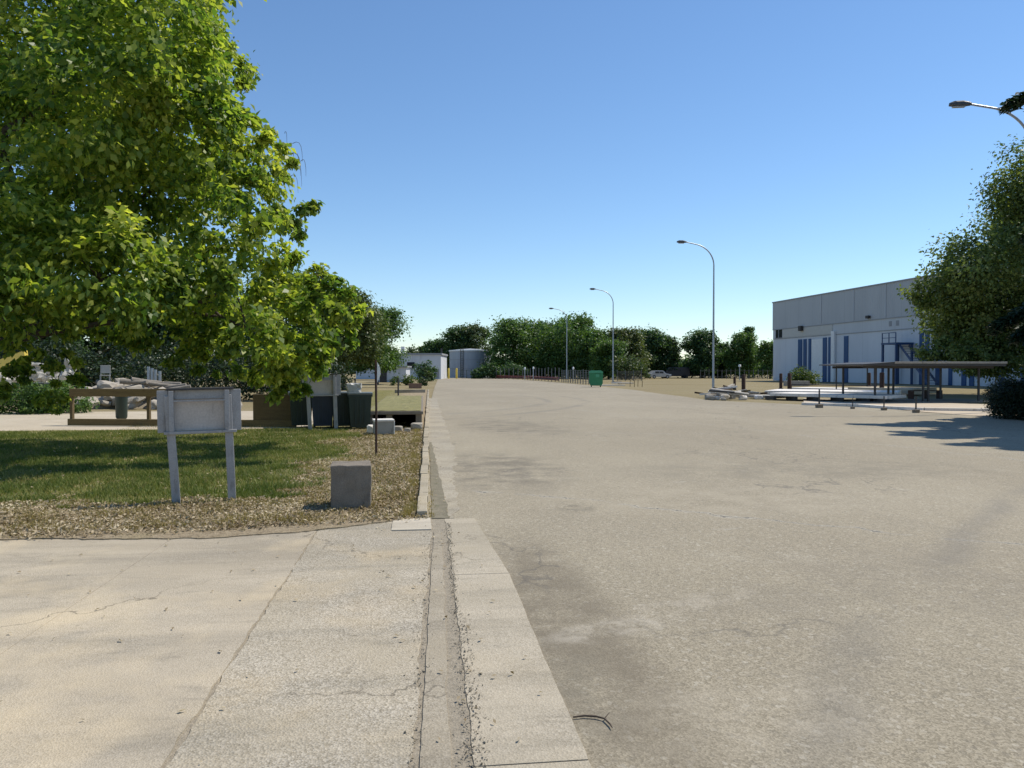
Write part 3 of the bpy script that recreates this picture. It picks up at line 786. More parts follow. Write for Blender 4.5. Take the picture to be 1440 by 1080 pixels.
# --- cedars
def cedar(label, bx, by, H, seed, long_branches, rbase):
    random.seed(seed)
    root = thing('cedar', label, 'tree', (bx, by, 0), 0, 'cedars along the right edge of the road')
    mb = MB()
    limb(mb, (0, 0, -.1), (.1, 0, H), .26, .03, 8, .01)
    Cn, Nn, T = [], [], []
    branches = []
    z = 1.7
    while z < H - .3:
        for k in range(3):
            az = random.uniform(0, 6.283)
            branches.append((z + random.uniform(-.2, .2), az, rbase * (1 - .55 * (z / H)) * random.uniform(.6, 1.05), random.uniform(-.25, .05)))
        z += .40
    branches += long_branches
    for (z, az, ln, dip) in branches:
        d = Vector((math.cos(az), math.sin(az), 0)); a = Vector((0, 0, z)); e = a + d * ln + Vector((0, 0, dip * ln))
        pts = limb(mb, a, e, .05, .008, 6, .04, .12 * ln)
        m = int(190 * ln)
        side = Vector((-d.y, d.x, 0))
        for q in range(m):
            t = random.random() ** .6
            j = t * 6; i0 = min(5, int(j)); p = pts[i0].lerp(pts[i0 + 1], j - i0)
            wsp = .45 * ln * (1.05 - t) * .6 + .12
            s = random.uniform(-1, 1)
            c = p + side * s * wsp + Vector((0, 0, random.gauss(-.05, .07) - abs(s) * .12))
            for r_ in range(4):
                c2 = c + Vector((random.gauss(0, .07), random.gauss(0, .07), random.gauss(0, .04)))
                Cn.append(c2); T.append(d * .6 + side * s * .8 + Vector((random.gauss(0, .35), random.gauss(0, .35), random.gauss(-.25, .3))))
    Cn = np.array(Cn); n = len(Cn)
    Nn = unit(np.array([0, 0, 1.0]) + rng.normal(0, .5, (n, 3)))
    quads('crown', leaf_quads(Cn, Nn, unit(np.array(T)), rng.uniform(.16, .34, n), .34), L['cedar'], root)
    mb.build('trunk', M['bark'], root)
cx_, cy_ = xy(1522, 25.5)
aimL = math.atan2(-.9, -2.8)      # roughly towards the road
cedar('dark cedar with drooping branches beside the nearest street lamp', cx_, cy_, 12.5, 5, [(10.6, 2.95, 2.5, -.04), (10.2, 3.3, 2.2, -.1), (3.8, 3.0, 2.9, -.25), (3.2, 3.25, 2.75, -.2), (2.9, 3.5, 2.5, -.15)], 2.2)
cedar('second cedar closer to the camera, shading the road at right', 20.6, 17.4, 12.6, 8, [(5, 3.1, 3.4, -.1), (7, 3.4, 3.4, -.1), (9.5, 3.2, 2.6, 0), (11, 3.0, 2.2, 0), (11.5, 3.6, 1.6, 0)], 3.2)
cedar('third cedar standing between the other two cedars by the road', 21.3, 20.4, 13.6, 12, [(11.5, 3.2, 2.0, 0), (9, 3, 2.2, 0)], 2.9)
random.seed(21)

# --- hedge and bushes
def _b(): pass
def bush(name, label, base, blobs, n, size, leaf, cat='bush', group=None, asp=.6, per=20, spread=.4):
    root = thing(name, label, cat, (base[0], base[1], 0), 0, group)
    sh = [(b[0] - base[0], b[1] - base[1], b[2], b[3]) for b in blobs]
    quads('foliage', crown(sh, n, size, per, spread, .4, asp, .1), leaf, root)
    mb = MB()
    for b in sh[:6]: limb(mb, (0, 0, -.05), (b[0], b[1], b[2] + b[3] * .3), .035, .008, 5, .08)
    mb.build('stem', M['bark'], root)
    return root
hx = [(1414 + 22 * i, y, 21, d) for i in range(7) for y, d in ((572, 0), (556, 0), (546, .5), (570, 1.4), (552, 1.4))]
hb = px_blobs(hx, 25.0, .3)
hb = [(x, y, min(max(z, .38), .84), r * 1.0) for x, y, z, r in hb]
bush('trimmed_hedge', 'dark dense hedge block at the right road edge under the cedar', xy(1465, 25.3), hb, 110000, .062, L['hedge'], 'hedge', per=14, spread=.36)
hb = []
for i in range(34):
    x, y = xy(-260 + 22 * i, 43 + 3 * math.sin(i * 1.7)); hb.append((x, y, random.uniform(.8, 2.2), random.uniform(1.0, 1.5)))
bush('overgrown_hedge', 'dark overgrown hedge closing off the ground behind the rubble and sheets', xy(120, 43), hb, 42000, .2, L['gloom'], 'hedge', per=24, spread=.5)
for a_, b_, zc_, lab_ in ((694, 866, 152, 'dark thicket filling the gap under the tall trees behind the posts'), (948, 1100, 158, 'low dark thicket behind the paling fence and vans'), (560, 640, 190, 'low thicket behind the white shed roof')):
    hb = []
    for i in range(int((b_ - a_) / 5)):
        x, y = xy(a_ + 5 * i, zc_ + 3 * math.sin(i * 1.7)); hb.append((x, y, random.uniform(.8, 3.2), random.uniform(1.3, 2.1)))
    bush('thicket', lab_, xy((a_ + b_) / 2, zc_), hb, 9000, .5, L['dark'], 'bush', 'thickets under the far trees', per=24, spread=.5)
b0 = xy(1132, 80); bush('bush', 'bright green bush in front of the blue striped warehouse wall', b0, [(b0[0] + dx, b0[1] + dy, z, r) for dx, dy, z, r in ((-1.1, 0, .7, .8), (-.3, .3, 1.0, .9), (.6, 0, .8, .8), (1.1, .2, .55, .55), (0, -.4, .6, .8))], 2600, .2, L['bush'])
b0 = xy(598, 108); bush('bush', 'dark round bush against the white shed', b0, [(b0[0] + dx, b0[1] + dy, z, r) for dx, dy, z, r in ((-.6, 0, 1.6, 1.1), (.5, .3, 1.9, 1.0), (0, 0, .8, 1.2), (.9, 0, 1.0, .8))], 1600, .35, L['dark'])
b0 = xy(573, 80); bush('bush', 'low pale green weeds left of the brick planter', b0, [(b0[0] + dx, b0[1] + dy, z, r) for dx, dy, z, r in ((-1.2, 0, .35, .6), (0, .3, .5, .65), (.9, 0, .4, .5))], 900, .22, L['bush'])
b0 = xy(600, 78); bush('bush', 'tall weedy bush at the road edge behind the brick planter', b0, [(b0[0] + dx, b0[1] + dy, z, r) for dx, dy, z, r in ((-.3, 0, .5, .55), (.25, .3, .9, .5), (.1, 0, 1.3, .35))], 700, .2, L['pale'])
b0 = xy(688, 138); bush('bush', 'black-green bush at the foot of the tank', b0, [(b0[0] + dx, b0[1] + dy, z, r) for dx, dy, z, r in ((-1.5, 0, 1.2, 1.3), (.3, .3, 1.5, 1.4), (1.5, 0, 1.0, 1.1), (-2.4, 0, .7, .9))], 2200, .4, L['dark'])
b0 = xy(716, 139); bush('bush', 'dark bush behind the slim posts under the tall trees', b0, [(b0[0] + dx, b0[1] + dy, z, r) for dx, dy, z, r in ((-1.6, 0, 1.2, 1.4), (.3, .3, 1.6, 1.5), (1.9, 0, 1.3, 1.4))], 2000, .4, L['dark'])
b0 = xy(880, 128); bush('bush', 'pale olive shrub right of the second street lamp', b0, [(b0[0] + dx, b0[1] + dy, z, r) for dx, dy, z, r in ((-1.5, 0, 2.2, 1.7), (1.3, .3, 2.6, 1.8), (.2, 0, 1.2, 1.6), (2.9, 0, 1.2, 1.2))], 2600, .4, L['pale'])

# ------------------------------------------------------------------ street lamps
def make_lamp():
    root = thing('street_lamp', 'x', 'street lamp', (0, 0, 0), 0, 'street lamps along the road')
    mb = MB()
    mb.tube([(0, 0, 0), (0, 0, .9), (0, 0, 1.0), (0, 0, 5), (0, 0, 10.0)], [.105, .10, .085, .075, .058], 12)
    mb.build('pole', M['galv'], root)
    mb = MB(); pts = [(0, 0, 10.0)]
    for k in range(1, 13):
        a = k / 12 * R(80)
        pts.append((-1.75 * (1 - math.cos(a)) * 1.05, 0, 10.0 + 1.72 * math.sin(a)))
    x, _, z = pts[-1]; pts.append((x - .75, 0, z + .16))
    mb.tube(pts, [.056] * 5 + [.05] * 6 + [.042] * 3, 10)
    mb.build('arm', M['galv'], root)
    hx, hz = x - .7, z + .15
    out = [(-.82, -.02), (-.80, .08), (-.62, .155), (-.3, .16), (-.08, .10), (.02, .05), (.02, -.03), (-.2, -.06), (-.6, -.07)]
    mb = MB()
    prof = [(-.12, .55), (-.09, .85), (0, 1), (.09, .85), (.12, .55)]
    vs = []
    for yy, k in prof: vs += [(hx + (u + .35) * (k * .5 + .5) - .35, yy, hz + v * k) for u, v in out]
    n = len(out); fs = [tuple(range(n))] + [tuple(range(4 * n + n - 1, 4 * n - 1, -1))]
    for i in range(4): fs += [(i * n + j, i * n + n + j, i * n + n + (j + 1) % n, i * n + (j + 1) % n) for j in range(n)]
    mb.add(vs, fs, False)
    hd = mb.build('lamp_head', M['lamp_head'], root, recalc=True)
    MB().box(hx - .68, hx - .22, -.085, .085, hz - .105, hz - .062, bev=.02).build('lens', M['lens'], hd)
    mb = MB(); mb.box(-.2, .2, -.2, .2, 0, .03, bev=.006)
    for sx in (-1, 1):
        for sy in (-1, 1): mb.tube([(sx * .15, sy * .15, .03), (sx * .15, sy * .15, .07)], .018, 6)
    mb.build('base_plate', M['rust'], root)
    return root
lamps = [(1447, 29.6, 'nearest street lamp, its long arm reaching out above the broadleaf tree'), (1003, 62, 'full-height grey street lamp standing beside the rusty debris heap'),
         (862, 98, 'grey street lamp standing behind the green dumpster'), (797, 129, 'street lamp standing against the tallest tree, head just clear of its top'),
         (757, 161, 'farthest street lamp, its pole lost against the dark trees')]
l0 = make_lamp()
for i, (px, zc, lab) in enumerate(lamps):
    o = l0 if i == 0 else copy_tree(l0)
    o.location = (*xy(px, zc), 0); o['label'] = lab; o.rotation_euler.z = R(-4 if i else -13)
mb = MB(); p = xy(1447, 29.6)

# ------------------------------------------------------------------ the warehouse
P0 = Vector((*xy(1087, 115), 0)); P1 = Vector((*xy(1280, 85.2), 0))
fd = (P1 - P0).normalized(); fang = math.atan2(fd.y, fd.x)
nrm = Vector((-fd.y, fd.x, 0))          # into the building
if nrm.x < 0: nrm = -nrm
wh = thing('warehouse', 'long grey flat-roofed warehouse with vertical blue stripes along its wall', 'building', P0, fang)
def fu(px):                             # distance along the facade seen at column px
    d = ray(px, 520); d = Vector((d.x, d.y, 0))
    A = Matrix(((fd.x, -d.x), (fd.y, -d.y))); s = A.inverted() @ Vector((-P0.x, -P0.y)); return s[0]
LEN = 62; DEP = 42; sgn = 1 if (Matrix.Rotation(fang, 3, 'Z') @ Vector((0, 1, 0))).dot(nrm) > 0 else -1
def wbox(mb, u0, u1, d0, d1, z0, z1, bev=0):   # d measured outwards from the facade
    y0, y1 = sorted((-sgn * d0, -sgn * d1)); mb.box(u0, u1, y0, y1, z0, z1, bev=bev); return mb
def wb(*a, **k): return wbox(MB(), *a, **k)
wb(0, LEN, 0, -DEP, 0, 6.2).build('lower_wall', M['clad_lower'], wh)
wb(0, LEN, .04, -DEP, 6.2, 7.6).build('wall_band', M['clad_band'], wh)
wb(-.05, LEN, .10, -DEP - .05, 7.6, 11.55).build('upper_wall', M['clad_upper'], wh)
mb = MB(); wbox(mb, -.12, LEN + .05, .18, -DEP - .12, 11.55, 11.72); wbox(mb, -.06, LEN, .14, .02, 7.52, 7.6); wbox(mb, 0, LEN, .08, .0, 6.12, 6.2); mb.build('trim', M['roof_grey'], wh)
wb(fu(1101), fu(1171), .10, .04, 6.28, 7.46).build('louvre_panel', M['louvre'], wh)
f = wb(fu(1091), fu(1100), .07, .03, 6.3, 7.5).build('window', M['glass'], wh)
mb = MB(); a, b = fu(1091), fu(1100)
for (u0, u1, z0, z1) in ((a - .1, b + .1, 7.5, 7.58), (a - .1, b + .1, 6.22, 6.3), ((a + b) / 2 - .05, (a + b) / 2 + .05, 6.3, 7.5)): wbox(mb, u0, u1, .12, .05, z0, z1)
mb.build('frame', M['roof_grey'], f)
for px, wd, z0 in ((1125.3, 1.0, 0), (1132.2, .75, 0), (1139, .6, 0), (1160, .85, 0), (1167.6, .75, 0), (1190, .85, 0), (1296, .6, 0), (1304, .6, 0), (1319, .6, 0), (1337, .5, 0), (1356, .6, 0), (1367, .6, 0), (1409, .6, 0), (1440, .6, 0), (1480, .5, 0)):
    u = fu(px)
    if u + wd < LEN - .5: wb(u - wd / 2, u + wd / 2, .09, .0, 0, 5.85).build('blue_stripe', M['blue_paint'], wh)
wb(fu(1141.5), fu(1157), .06, .0, 0, 5.7).build('sliding_door', M['white_paint'], wh)
u = fu(1173.5); wb(u - .35, u + .35, .35, .04, 0, 6.6, bev=.05).build('downpipe_casing', M['white_paint'], wh)
u = fu(1128.5); wb(u - .35, u + .35, .55, .10, 7.0, 7.7, bev=.05).build('floodlight', M['dark_steel'], wh)
u = fu(1223); wb(u - .25, u + .25, .5, .10, 7.75, 8.1, bev=.05).build('floodlight', M['dark_steel'], wh)
for px in (1252, 1262): u = fu(px); wb(u - .25, u + .25, .07, .03, 6.6, 7.2).build('vent', M['roof_grey'], wh)
for px in (1155, 1201, 1246): u = fu(px); wb(u - .06, u + .06, .18, .10, 7.7, 11.5).build('drainpipe', M['clad_band'], wh)
# blue escape stair against the wall
u0, u1 = fu(1266.5), fu(1286)
st = thing('escape_stair', 'blue steel stair with landing against the warehouse wall', 'staircase', P0 + fd * u0 - nrm * .2, fang)
W_ = u1 - u0
def sb(mb, x0, x1, d0, d1, z0, z1): y0, y1 = sorted((-sgn * d0, -sgn * d1)); mb.box(x0, x1, y0, y1, z0, z1); return mb
sb(MB(), -.1, W_ + .1, 0, 2.2, 4.4, 4.6).build('landing', M['blue_dark'], st)
for x in (0, W_): 
    for d in (.15, 2.05): sb(MB(), x - .1, x + .1, d - .1, d + .1, 0, 4.4).build('post', M['blue_dark'], st)
mb = MB()
for x in (0, W_ * .5, W_): sb(mb, x - .04, x + .04, 2.08, 2.16, 4.6, 5.7)
sb(mb, 0, W_, 2.08, 2.16, 5.65, 5.72); sb(mb, 0, W_, 2.08, 2.16, 5.1, 5.16); mb.build('railing', M['blue_dark'], st)
mb = MB()
for k in range(17):
    z = 4.4 - k * .26; x = W_ + .1 + k * .27; sb(mb, x, x + .28, .6, 1.7, z - .04, z)
for d in (.58, 1.7): mb.bar((W_ + .1, -sgn * d, 4.3), (W_ + 4.7, -sgn * d, 0), .06, .25)
mb.build('flight', M['blue_dark'], st)
# low planter before the bush
p = xy(1120, 76); mb = MB(); mb.box(-1.2, 1.2, -.3, .3, 0, .5, bev=.04)
o = mb.build('concrete_planter', M['concrete']); o.location = (*p, 0); o.rotation_euler.z = R(-8); tag(o, 'low beige concrete planter in front of the bright green bush', 'planter')

# ------------------------------------------------------------------ signs
def make_sign():
    root = thing('sign_board', 'x', 'sign', (0, 0, 0), 0, 'grey framed sign boards on two posts')
    # seen from behind: +Y is away from the viewer
    for sx, dx in ((-.36, .045), (.36, .02)): MB().box(sx - .052, sx + .052, .0, .07, -.1, 1.34, Matrix(((1, 0, -dx / .9, dx), (0, 1, 0, 0), (0, 0, 1, 0), (0, 0, 0, 1))), bev=.008).build('post', M['sign_metal'], root)
    MB().box(-.5, .5, .075, .095, .90, 1.40, bev=.004).build('panel', M['sign_panel'], root)
    mb = MB()
    mb.box(-.52, -.385, .035, .075, .885, 1.405, bev=.006); mb.box(.385, .52, .035, .075, .885, 1.405, bev=.006)
    mb.box(-.385, .385, .04, .075, 1.29, 1.405, bev=.006)
    mb.build('frame', M['sign_metal'], root)
    MB().box(-.44, .46, -.035, .072, .865, .90, bev=.006).build('ledge', M['sign_metal'], root)
    mb = MB()
    for sx in (-.345, .345):
        mb.box(sx - .03, sx + .03, -.03, .0, .90, 1.40, bev=.005)
    mb.box(-.315, .315, -.028, .0, 1.265, 1.285, bev=.004)
    mb.build('batten', M['sign_metal'], root)
    MB().box(-.40, .43, -.02, .13, 1.407, 1.432, bev=.005).build('top_cap', M['dark_steel'], root)
    return root
s1 = make_sign(); s1.location = (*gp(284, 709)[:2], .02); s1.rotation_euler = (R(1), R(-.9), R(13)); s1.scale = (.89, .89, .955); s1['label'] = 'nearer grey framed sign board leaning on two posts, back towards the road'
s2 = copy_tree(s1); s2.location = (*gp(453, 606)[:2], .02); s2.rotation_euler = (0, R(-.6), R(9)); s2.scale = (.95, .95, 1.03); s2['label'] = 'farther grey sign board on two posts in front of the dark bins'

# concrete block, bollard
p = gp(494, 719); mb = MB(); mb.box(-.225, .225, 0, .44, -.03, .50, bev=.012)
bm = bmesh.new(); me = bpy.data.meshes.new('t'); me.from_pydata(mb.v, [], mb.f); bm.from_mesh(me)
bmesh.ops.subdivide_edges(bm, edges=[e for e in bm.edges if e.calc_length() > .2], cuts=9, use_grid_fill=True)
for v in bm.verts:
    v.co += Vector((mnoise.noise(v.co * 7), mnoise.noise(v.co * 7 + Vector((4, 0, 0))), mnoise.noise(v.co * 7 + Vector((0, 4, 0))))) * .010 - v.co.normalized() * max(0, mnoise.noise(v.co * 16)) * .02 * (1 if max(abs(v.co.x), abs(v.co.y - .22)) > .2 else .3)
o = MB().bm(bm).build('concrete_block', M['concrete_dark']); o.location = (p.x, p.y, .02); o.rotation_euler.z = math.atan2(-p.x, p.y) * 1.0
tag(o, 'large dark weathered concrete cube sitting on the leaf litter', 'concrete block')
# stake with tag
p = gp(529, 641)
root = thing('metal_stake', 'tall thin rusty stake with a white pennant at its top', 'stake', (p.x, p.y, 0))
MB().tube([(0, 0, -.1), (.004, 0, .9), (-.006, 0, 1.78)], [.022, .021, .019], 8).build('rod', M['rust'], root)
mb = MB(); mb.prism([(.022, 1.36), (.05, 1.42), (.085, 1.52), (.078, 1.62), (.05, 1.70), (.024, 1.74)], -.006, .006, 'y'); mb.build('pennant', M['white_paint'], root)
# white-rimmed concrete box, its sunlit top and right edge painted white; neighbour rock
p = gp(540, 613); root = thing('meter_box', 'small pale concrete box with white lid behind the rusty stake', 'box', (p.x, p.y, .02), R(8))
MB().box(-.235, .235, 0, .42, 0, .33, bev=.01).build('body', M['concrete'], root)
mb = MB(); mb.box(-.25, .25, -.02, .44, .33, .375, bev=.01); mb.box(.2355, .26, -.01, .43, 0, .33, bev=.006); mb.build('lid', M['white_concrete'], root)
p = gp(521, 611); mb = MB(); mb.rock((0, .1, .12), (.13, .15, .17), 3, 2, .15); o = mb.build('rock', M['white_concrete']); o.location = (p.x, p.y, 0); tag(o, 'white rock left of the pale concrete box', 'rock')
# raised turf platform with hollow front
a, b = gp(519, 606), gp(592, 606); c0 = a.y + .4
root = thing('raised_platform', 'low turf-topped platform with a dark hollow under its front edge beside the kerb', 'platform', (0, 0, 0))
x0, x1 = a.x - .1, .0
yb = 33
MB().box(x0, x1 + .02, c0, yb, .40, .485, bev=.015).build('slab', M['concrete_dark'], root)
mb = MB(); n = 8
for i in range(10):
    for j in range(26):
        pass
bm = bmesh.new(); bmesh.ops.create_grid(bm, x_segments=12, y_segments=50, size=1)
for v in bm.verts: v.co = Vector(((x0 + x1) / 2 + v.co.x * (x1 - x0 - .08) / 2, (c0 + yb) / 2 + v.co.y * (yb - c0 - .1) / 2, .50 + .02 * mnoise.noise(v.co * 5)))
MB().bm(bm).build('turf_top', M['turf'], root)
for x in (x0 + .08, (x0 + x1) / 2 - .15, x1 - .1): MB().box(x - .08, x + .08, c0 + .1, yb - .1, -.02, .40).build('support', M['concrete_dark'], root)
for i, (px, py, r, lab) in enumerate(((560, 608, .12, 'pale stone left of the hollow under the turf platform'), (573, 609, .09, 'smallest pale stone in the mouth of the hollow under the platform'), (586, 606, .16, 'biggest pale stone between the hollow and the kerb'))):
    p = gp(px, py); mb = MB(); mb.rock((0, 0, r * .55), (r * 1.3, r, r), i + 11); o = mb.build('rock', M['rubble']); o.location = (p.x, p.y, .02); tag(o, lab, 'rock', 'pale stones before the platform')

# ------------------------------------------------------------------ bins
def make_bin(body, w=.6, d=.62, h=.92):
    root = thing('waste_bin', 'x', 'bin', (0, 0, 0), 0, 'bins behind the farther sign')
    mb = MB(); t = .82
    v = [(-w / 2 * t, -d / 2 * t, .06), (w / 2 * t, -d / 2 * t, .06), (w / 2 * t, d / 2 * t, .06), (-w / 2 * t, d / 2 * t, .06), (-w / 2, -d / 2, h), (w / 2, -d / 2, h), (w / 2, d / 2, h), (-w / 2, d / 2, h)]
    mb.add(v, [(0, 3, 2, 1), (4, 5, 6, 7), (0, 1, 5, 4), (1, 2, 6, 5), (2, 3, 7, 6), (3, 0, 4, 7)]); mb.box(-w / 2 - .02, w / 2 + .02, -d / 2 - .02, d / 2 + .02, h - .05, h - .002)
    for k in (-.2, 0, .2): mb.box(k * w - .012, k * w + .012, -d / 2 - .01, -d / 2 * t, .14, h - .1)
    mb.build('body', body, root)
    lid = MB().box(-w / 2 - .03, w / 2 + .03, -d / 2 - .04, d / 2 + .03, h, h + .06, bev=.025).build('lid', M['bin_lid'], root)
    MB().tube([(-w / 2, d / 2 + .07, h - .03), (w / 2, d / 2 + .07, h - .03)], .016, 6).build('handle', body, lid)
    for s in (-1, 1): MB().tube([(s * (w / 2 - .1), d / 2 - .05, .1), (s * (w / 2 - .04), d / 2 - .05, .1)], .1, 14).build('wheel', M['rubber'], root)
    return root
bn = make_bin(M['bin_green'])
for i, (px, py, lab) in enumerate(((505, 607, 'dark green bin at the right end of the row, beside the turf platform'), (481, 605, 'dark green bin in the middle of the row'), (421, 604, 'dark green bin at the shaded left end of the row'))):
    o = bn if i == 0 else copy_tree(bn); p = gp(px, py - 1.5); o.location = (p.x, p.y + .3, .02); o.rotation_euler.z = R(6 + 3 * i); o['label'] = lab
bb = make_bin(M['bin_blue']); p = gp(452, 603.5); bb.location = (p.x, p.y + .3, .02); bb.rotation_euler.z = R(7); bb['label'] = 'dark blue bin standing between the sign posts among green bins'
p = gp(55, 566); o = copy_tree(bn); o.location = (p.x, p.y, 0); o.scale = (1.1, 1.1, 1.0); o['label'] = 'dark green bin alone near the white sheets on the left'; o['group'] = 'bins behind the farther sign'; del o['group']
# crumpled white sack on the bins
p = gp(496, 606); mb = MB(); mb.rock((0, 0, .13), (.26, .2, .2), 5, 3, .35); o = mb.build('rubbish_sack', M['white_sheet']); o.location = (p.x + .02, p.y + .32, .985); tag(o, 'crumpled white sack lying on top of the green bins', 'sack')

# ------------------------------------------------------------------ wooden barrier behind the sign
pa, pb_ = gp(97, 598.5), gp(416, 601)
root = thing('wooden_barrier', 'long low wooden barrier with two yellow-brown rails behind the nearer sign', 'barrier', (pa.x, pa.y, 0), math.atan2(pb_.y - pa.y, pb_.x - pa.x))
LB = (pb_ - pa).length
MB().box(0, LB, -.07, .07, 0, .2, bev=.015).build('bottom_rail', M['wood_yellow'], root)
MB().box(.05, LB * .66, -.05, .05, .84, 1.06, bev=.015).build('top_rail', M['wood_yellow'], root)
for x in (.1, LB * .36, LB * .62): MB().box(x - .04, x + .04, -.045, .045, .2, .84).build('post', M['wood_brown'], root)
MB().box(LB * .82, LB, -.06, .06, .2, .92, bev=.015).build('board_panel', M['wood_brown'], root)
p = gp(171, 591); root = thing('litter_bin', 'narrow black-green litter bin standing behind the wooden barrier', 'bin', (p.x, p.y, .01))
mb = MB(); mb.tube([(0, 0, .05), (0, 0, .1), (0, 0, .72), (0, 0, .75)], [.15, .17, .185, .19], 16); mb.build('body', M['bin_green'], root)
MB().tube([(0, 0, .75), (0, 0, .79), (0, 0, .84)], [.2, .19, .1], 16).build('lid', M['bin_green'], root)
MB().tube([(0, 0, 0), (0, 0, .06)], .14, 12).build('foot', M['dark_steel'], root)

# rubble heap, sheets, beam and things under the tree
random.seed(31)
for i in range(95):
    px = random.choice((random.gauss(150, 32), random.gauss(215, 26), random.uniform(80, 340))); zc = random.uniform(31.5, 36)
    r = random.uniform(.12, .40); x, y = xy(px, zc)
    prof_ = max(0, 1 - ((px - 185) / 110) ** 2) * (1 - abs(zc - 33.8) / 3.2)
    zz = random.random() * 1.15 * prof_
    mb = MB(); mb.rock((0, 0, 0), (r * random.uniform(.9, 1.9), r, r * random.uniform(.5, .9)), i, 2, .3)
    o = mb.build('rubble_chunk', M['rubble']); o.location = (x, y, zz + r * .35); o.rotation_euler = (random.uniform(-.5, .5), random.uniform(-.5, .5), random.uniform(0, 6))
    tag(o, 'pale chunk of rubble heaped beyond the wooden barrier', 'rubble', 'pale rubble heaped beyond the barrier')
bm = bmesh.new(); bmesh.ops.create_grid(bm, x_segments=40, y_segments=20, size=1)
cxy = xy(185, 33.9)
for v in bm.verts:
    h = max(0, 1 - v.co.x ** 2) * max(0, 1 - v.co.y ** 2)
    v.co = Vector((v.co.x * 3.9, v.co.y * 1.9, h * .95 + .14 * h * mnoise.noise(v.co * 9) - .03))
o = MB().bm(bm).build('earth_mound', M['joint']); o.location = (*cxy, 0); o.rotation_euler.z = R(12); tag(o, 'low earth mound carrying the heaped pale rubble', 'mound')
for i in range(10):
    px = random.uniform(150, 330); zc = random.uniform(32, 34); x, y = xy(px, zc); ln = random.uniform(1.2, 2.4)
    mb = MB(); limb(mb, (-ln / 2, 0, 0), (ln / 2, 0, random.uniform(-.1, .1)), .12, .08, 7, .04)
    o = mb.build('cut_log', M['bark_pale']); o.location = (x, y, random.uniform(.7, 1.2) * max(.3, 1 - abs(px - 200) / 150)); o.rotation_euler = (0, random.uniform(-.25, .25), random.uniform(-.8, .8))
    tag(o, 'pale cut log lying across the rubble heap', 'log', 'pale logs on the rubble heap')
def sheet_thing(name, label, px, py, zc, w, h, seed, mat, rz):
    c = at(px, py, zc); bm = bmesh.new(); bmesh.ops.create_grid(bm, x_segments=14, y_segments=14, size=.5)
    top = [v.co.copy() for v in bm.verts]
    for v in bm.verts:
        x, y = v.co.x, v.co.y; s = Vector((x * 3 + seed, y * 3, seed))
        v.co = Vector((x * w, .22 * mnoise.noise(s * .6) + .07 * mnoise.noise(s * 2.3), y * h + .12 * mnoise.noise(s * 1.1)))
    geom = bmesh.ops.extrude_face_region(bm, geom=list(bm.faces))
    for v in [q for q in geom['geom'] if isinstance(q, bmesh.types.BMVert)]: v.co.y += .03
    zmin = min(v.co.z for v in bm.verts)
    o = MB().bm(bm).build(name, mat, recalc=True); o.location = (c.x, c.y, max(c.z, -zmin - .02)); o.rotation_euler = (R(-18), 0, rz); return tag(o, label, 'plastic sheet', 'white sheets left under the tree')
x, y = xy(45, 28); bush('scrub', 'leafy scrub under the white sheets at the far left', (x, y), [(x + dx, y + dy, z, r) for dx, dy, z, r in ((-2.2, 0, .5, .8), (-1.2, .2, .7, .8), (-.3, 0, .55, .7), (.7, .2, .6, .75), (1.5, 0, .45, .6), (-2.9, .3, .6, .8), (.2, -.4, .3, .5))], 9000, .13, L['mid'])
sheet_thing('plastic_sheet', 'large crumpled white sheet beneath the yellow beam', 38, 523, 27.6, 1.3, .75, 2, M['white_sheet'], .2)
sheet_thing('plastic_sheet', 'small white sheet left of the rubble heap, above the barrier end', 98, 522, 27.6, .5, .8, 6, M['white_sheet'], -.3)
sheet_thing('plastic_sheet', 'white sheet at the far left edge under the tree', 2, 533, 26.8, .7, .5, 12, M['white_sheet'], .1)
sheet_thing('plastic_sheet', 'low cream sheet between the dark post and rubble', 66, 529, 27.6, .7, .35, 15, M['white_sheet'], .0)
a, b = at(-10, 516, 27), at(37, 499, 26); mb = MB(); mb.bar(a, b, .12, .3); 
o = mb.build('yellow_beam', M['yellow'], shift=a); o.location = a; tag(o, 'bright yellow beam propped on a dark post over the white sheets', 'beam')
p = gp(37, 567); mb = MB(); mb.tube([(0, 0, -.05), (0, 0, 1.9)], [.14, .11], 10); o = mb.build('post', M['dark_steel']); o.name = 'prop_post'; o.location = (p.x, p.y, 0); tag(o, 'short black post under the yellow beam on the left', 'post')
for i, px in enumerate((209, 214, 219, 225)):
    x, y = xy(px, 36); mb = MB(); mb.box(-.05, .05, -.05, .05, 0, 1.75 - .07 * i); o = mb.build('grey_stake', M['galv']); o.location = (x, y, 0); tag(o, 'slim grey stake standing behind the rubble heap', 'stake', 'grey stakes behind the rubble heap')
x, y = xy(148, 34); root = thing('white_chair', 'small white plastic chair on top of the rubble heap', 'chair', (x, y, .95), .3)
MB().box(-.2, .2, -.2, .2, .38, .42, bev=.01).build('seat', M['chair_white'], root)
MB().box(-.2, .2, .17, .21, .5, .85, bev=.01).build('backrest', M['chair_white'], root)
for sx in (-1, 1):
    for sy in (-1, 1): MB().box(sx * .18 - .02, sx * .18 + .02, sy * .18 - .02, sy * .18 + .02, 0, .38 if sy < 0 else .5).build('leg', M['chair_white'], root)

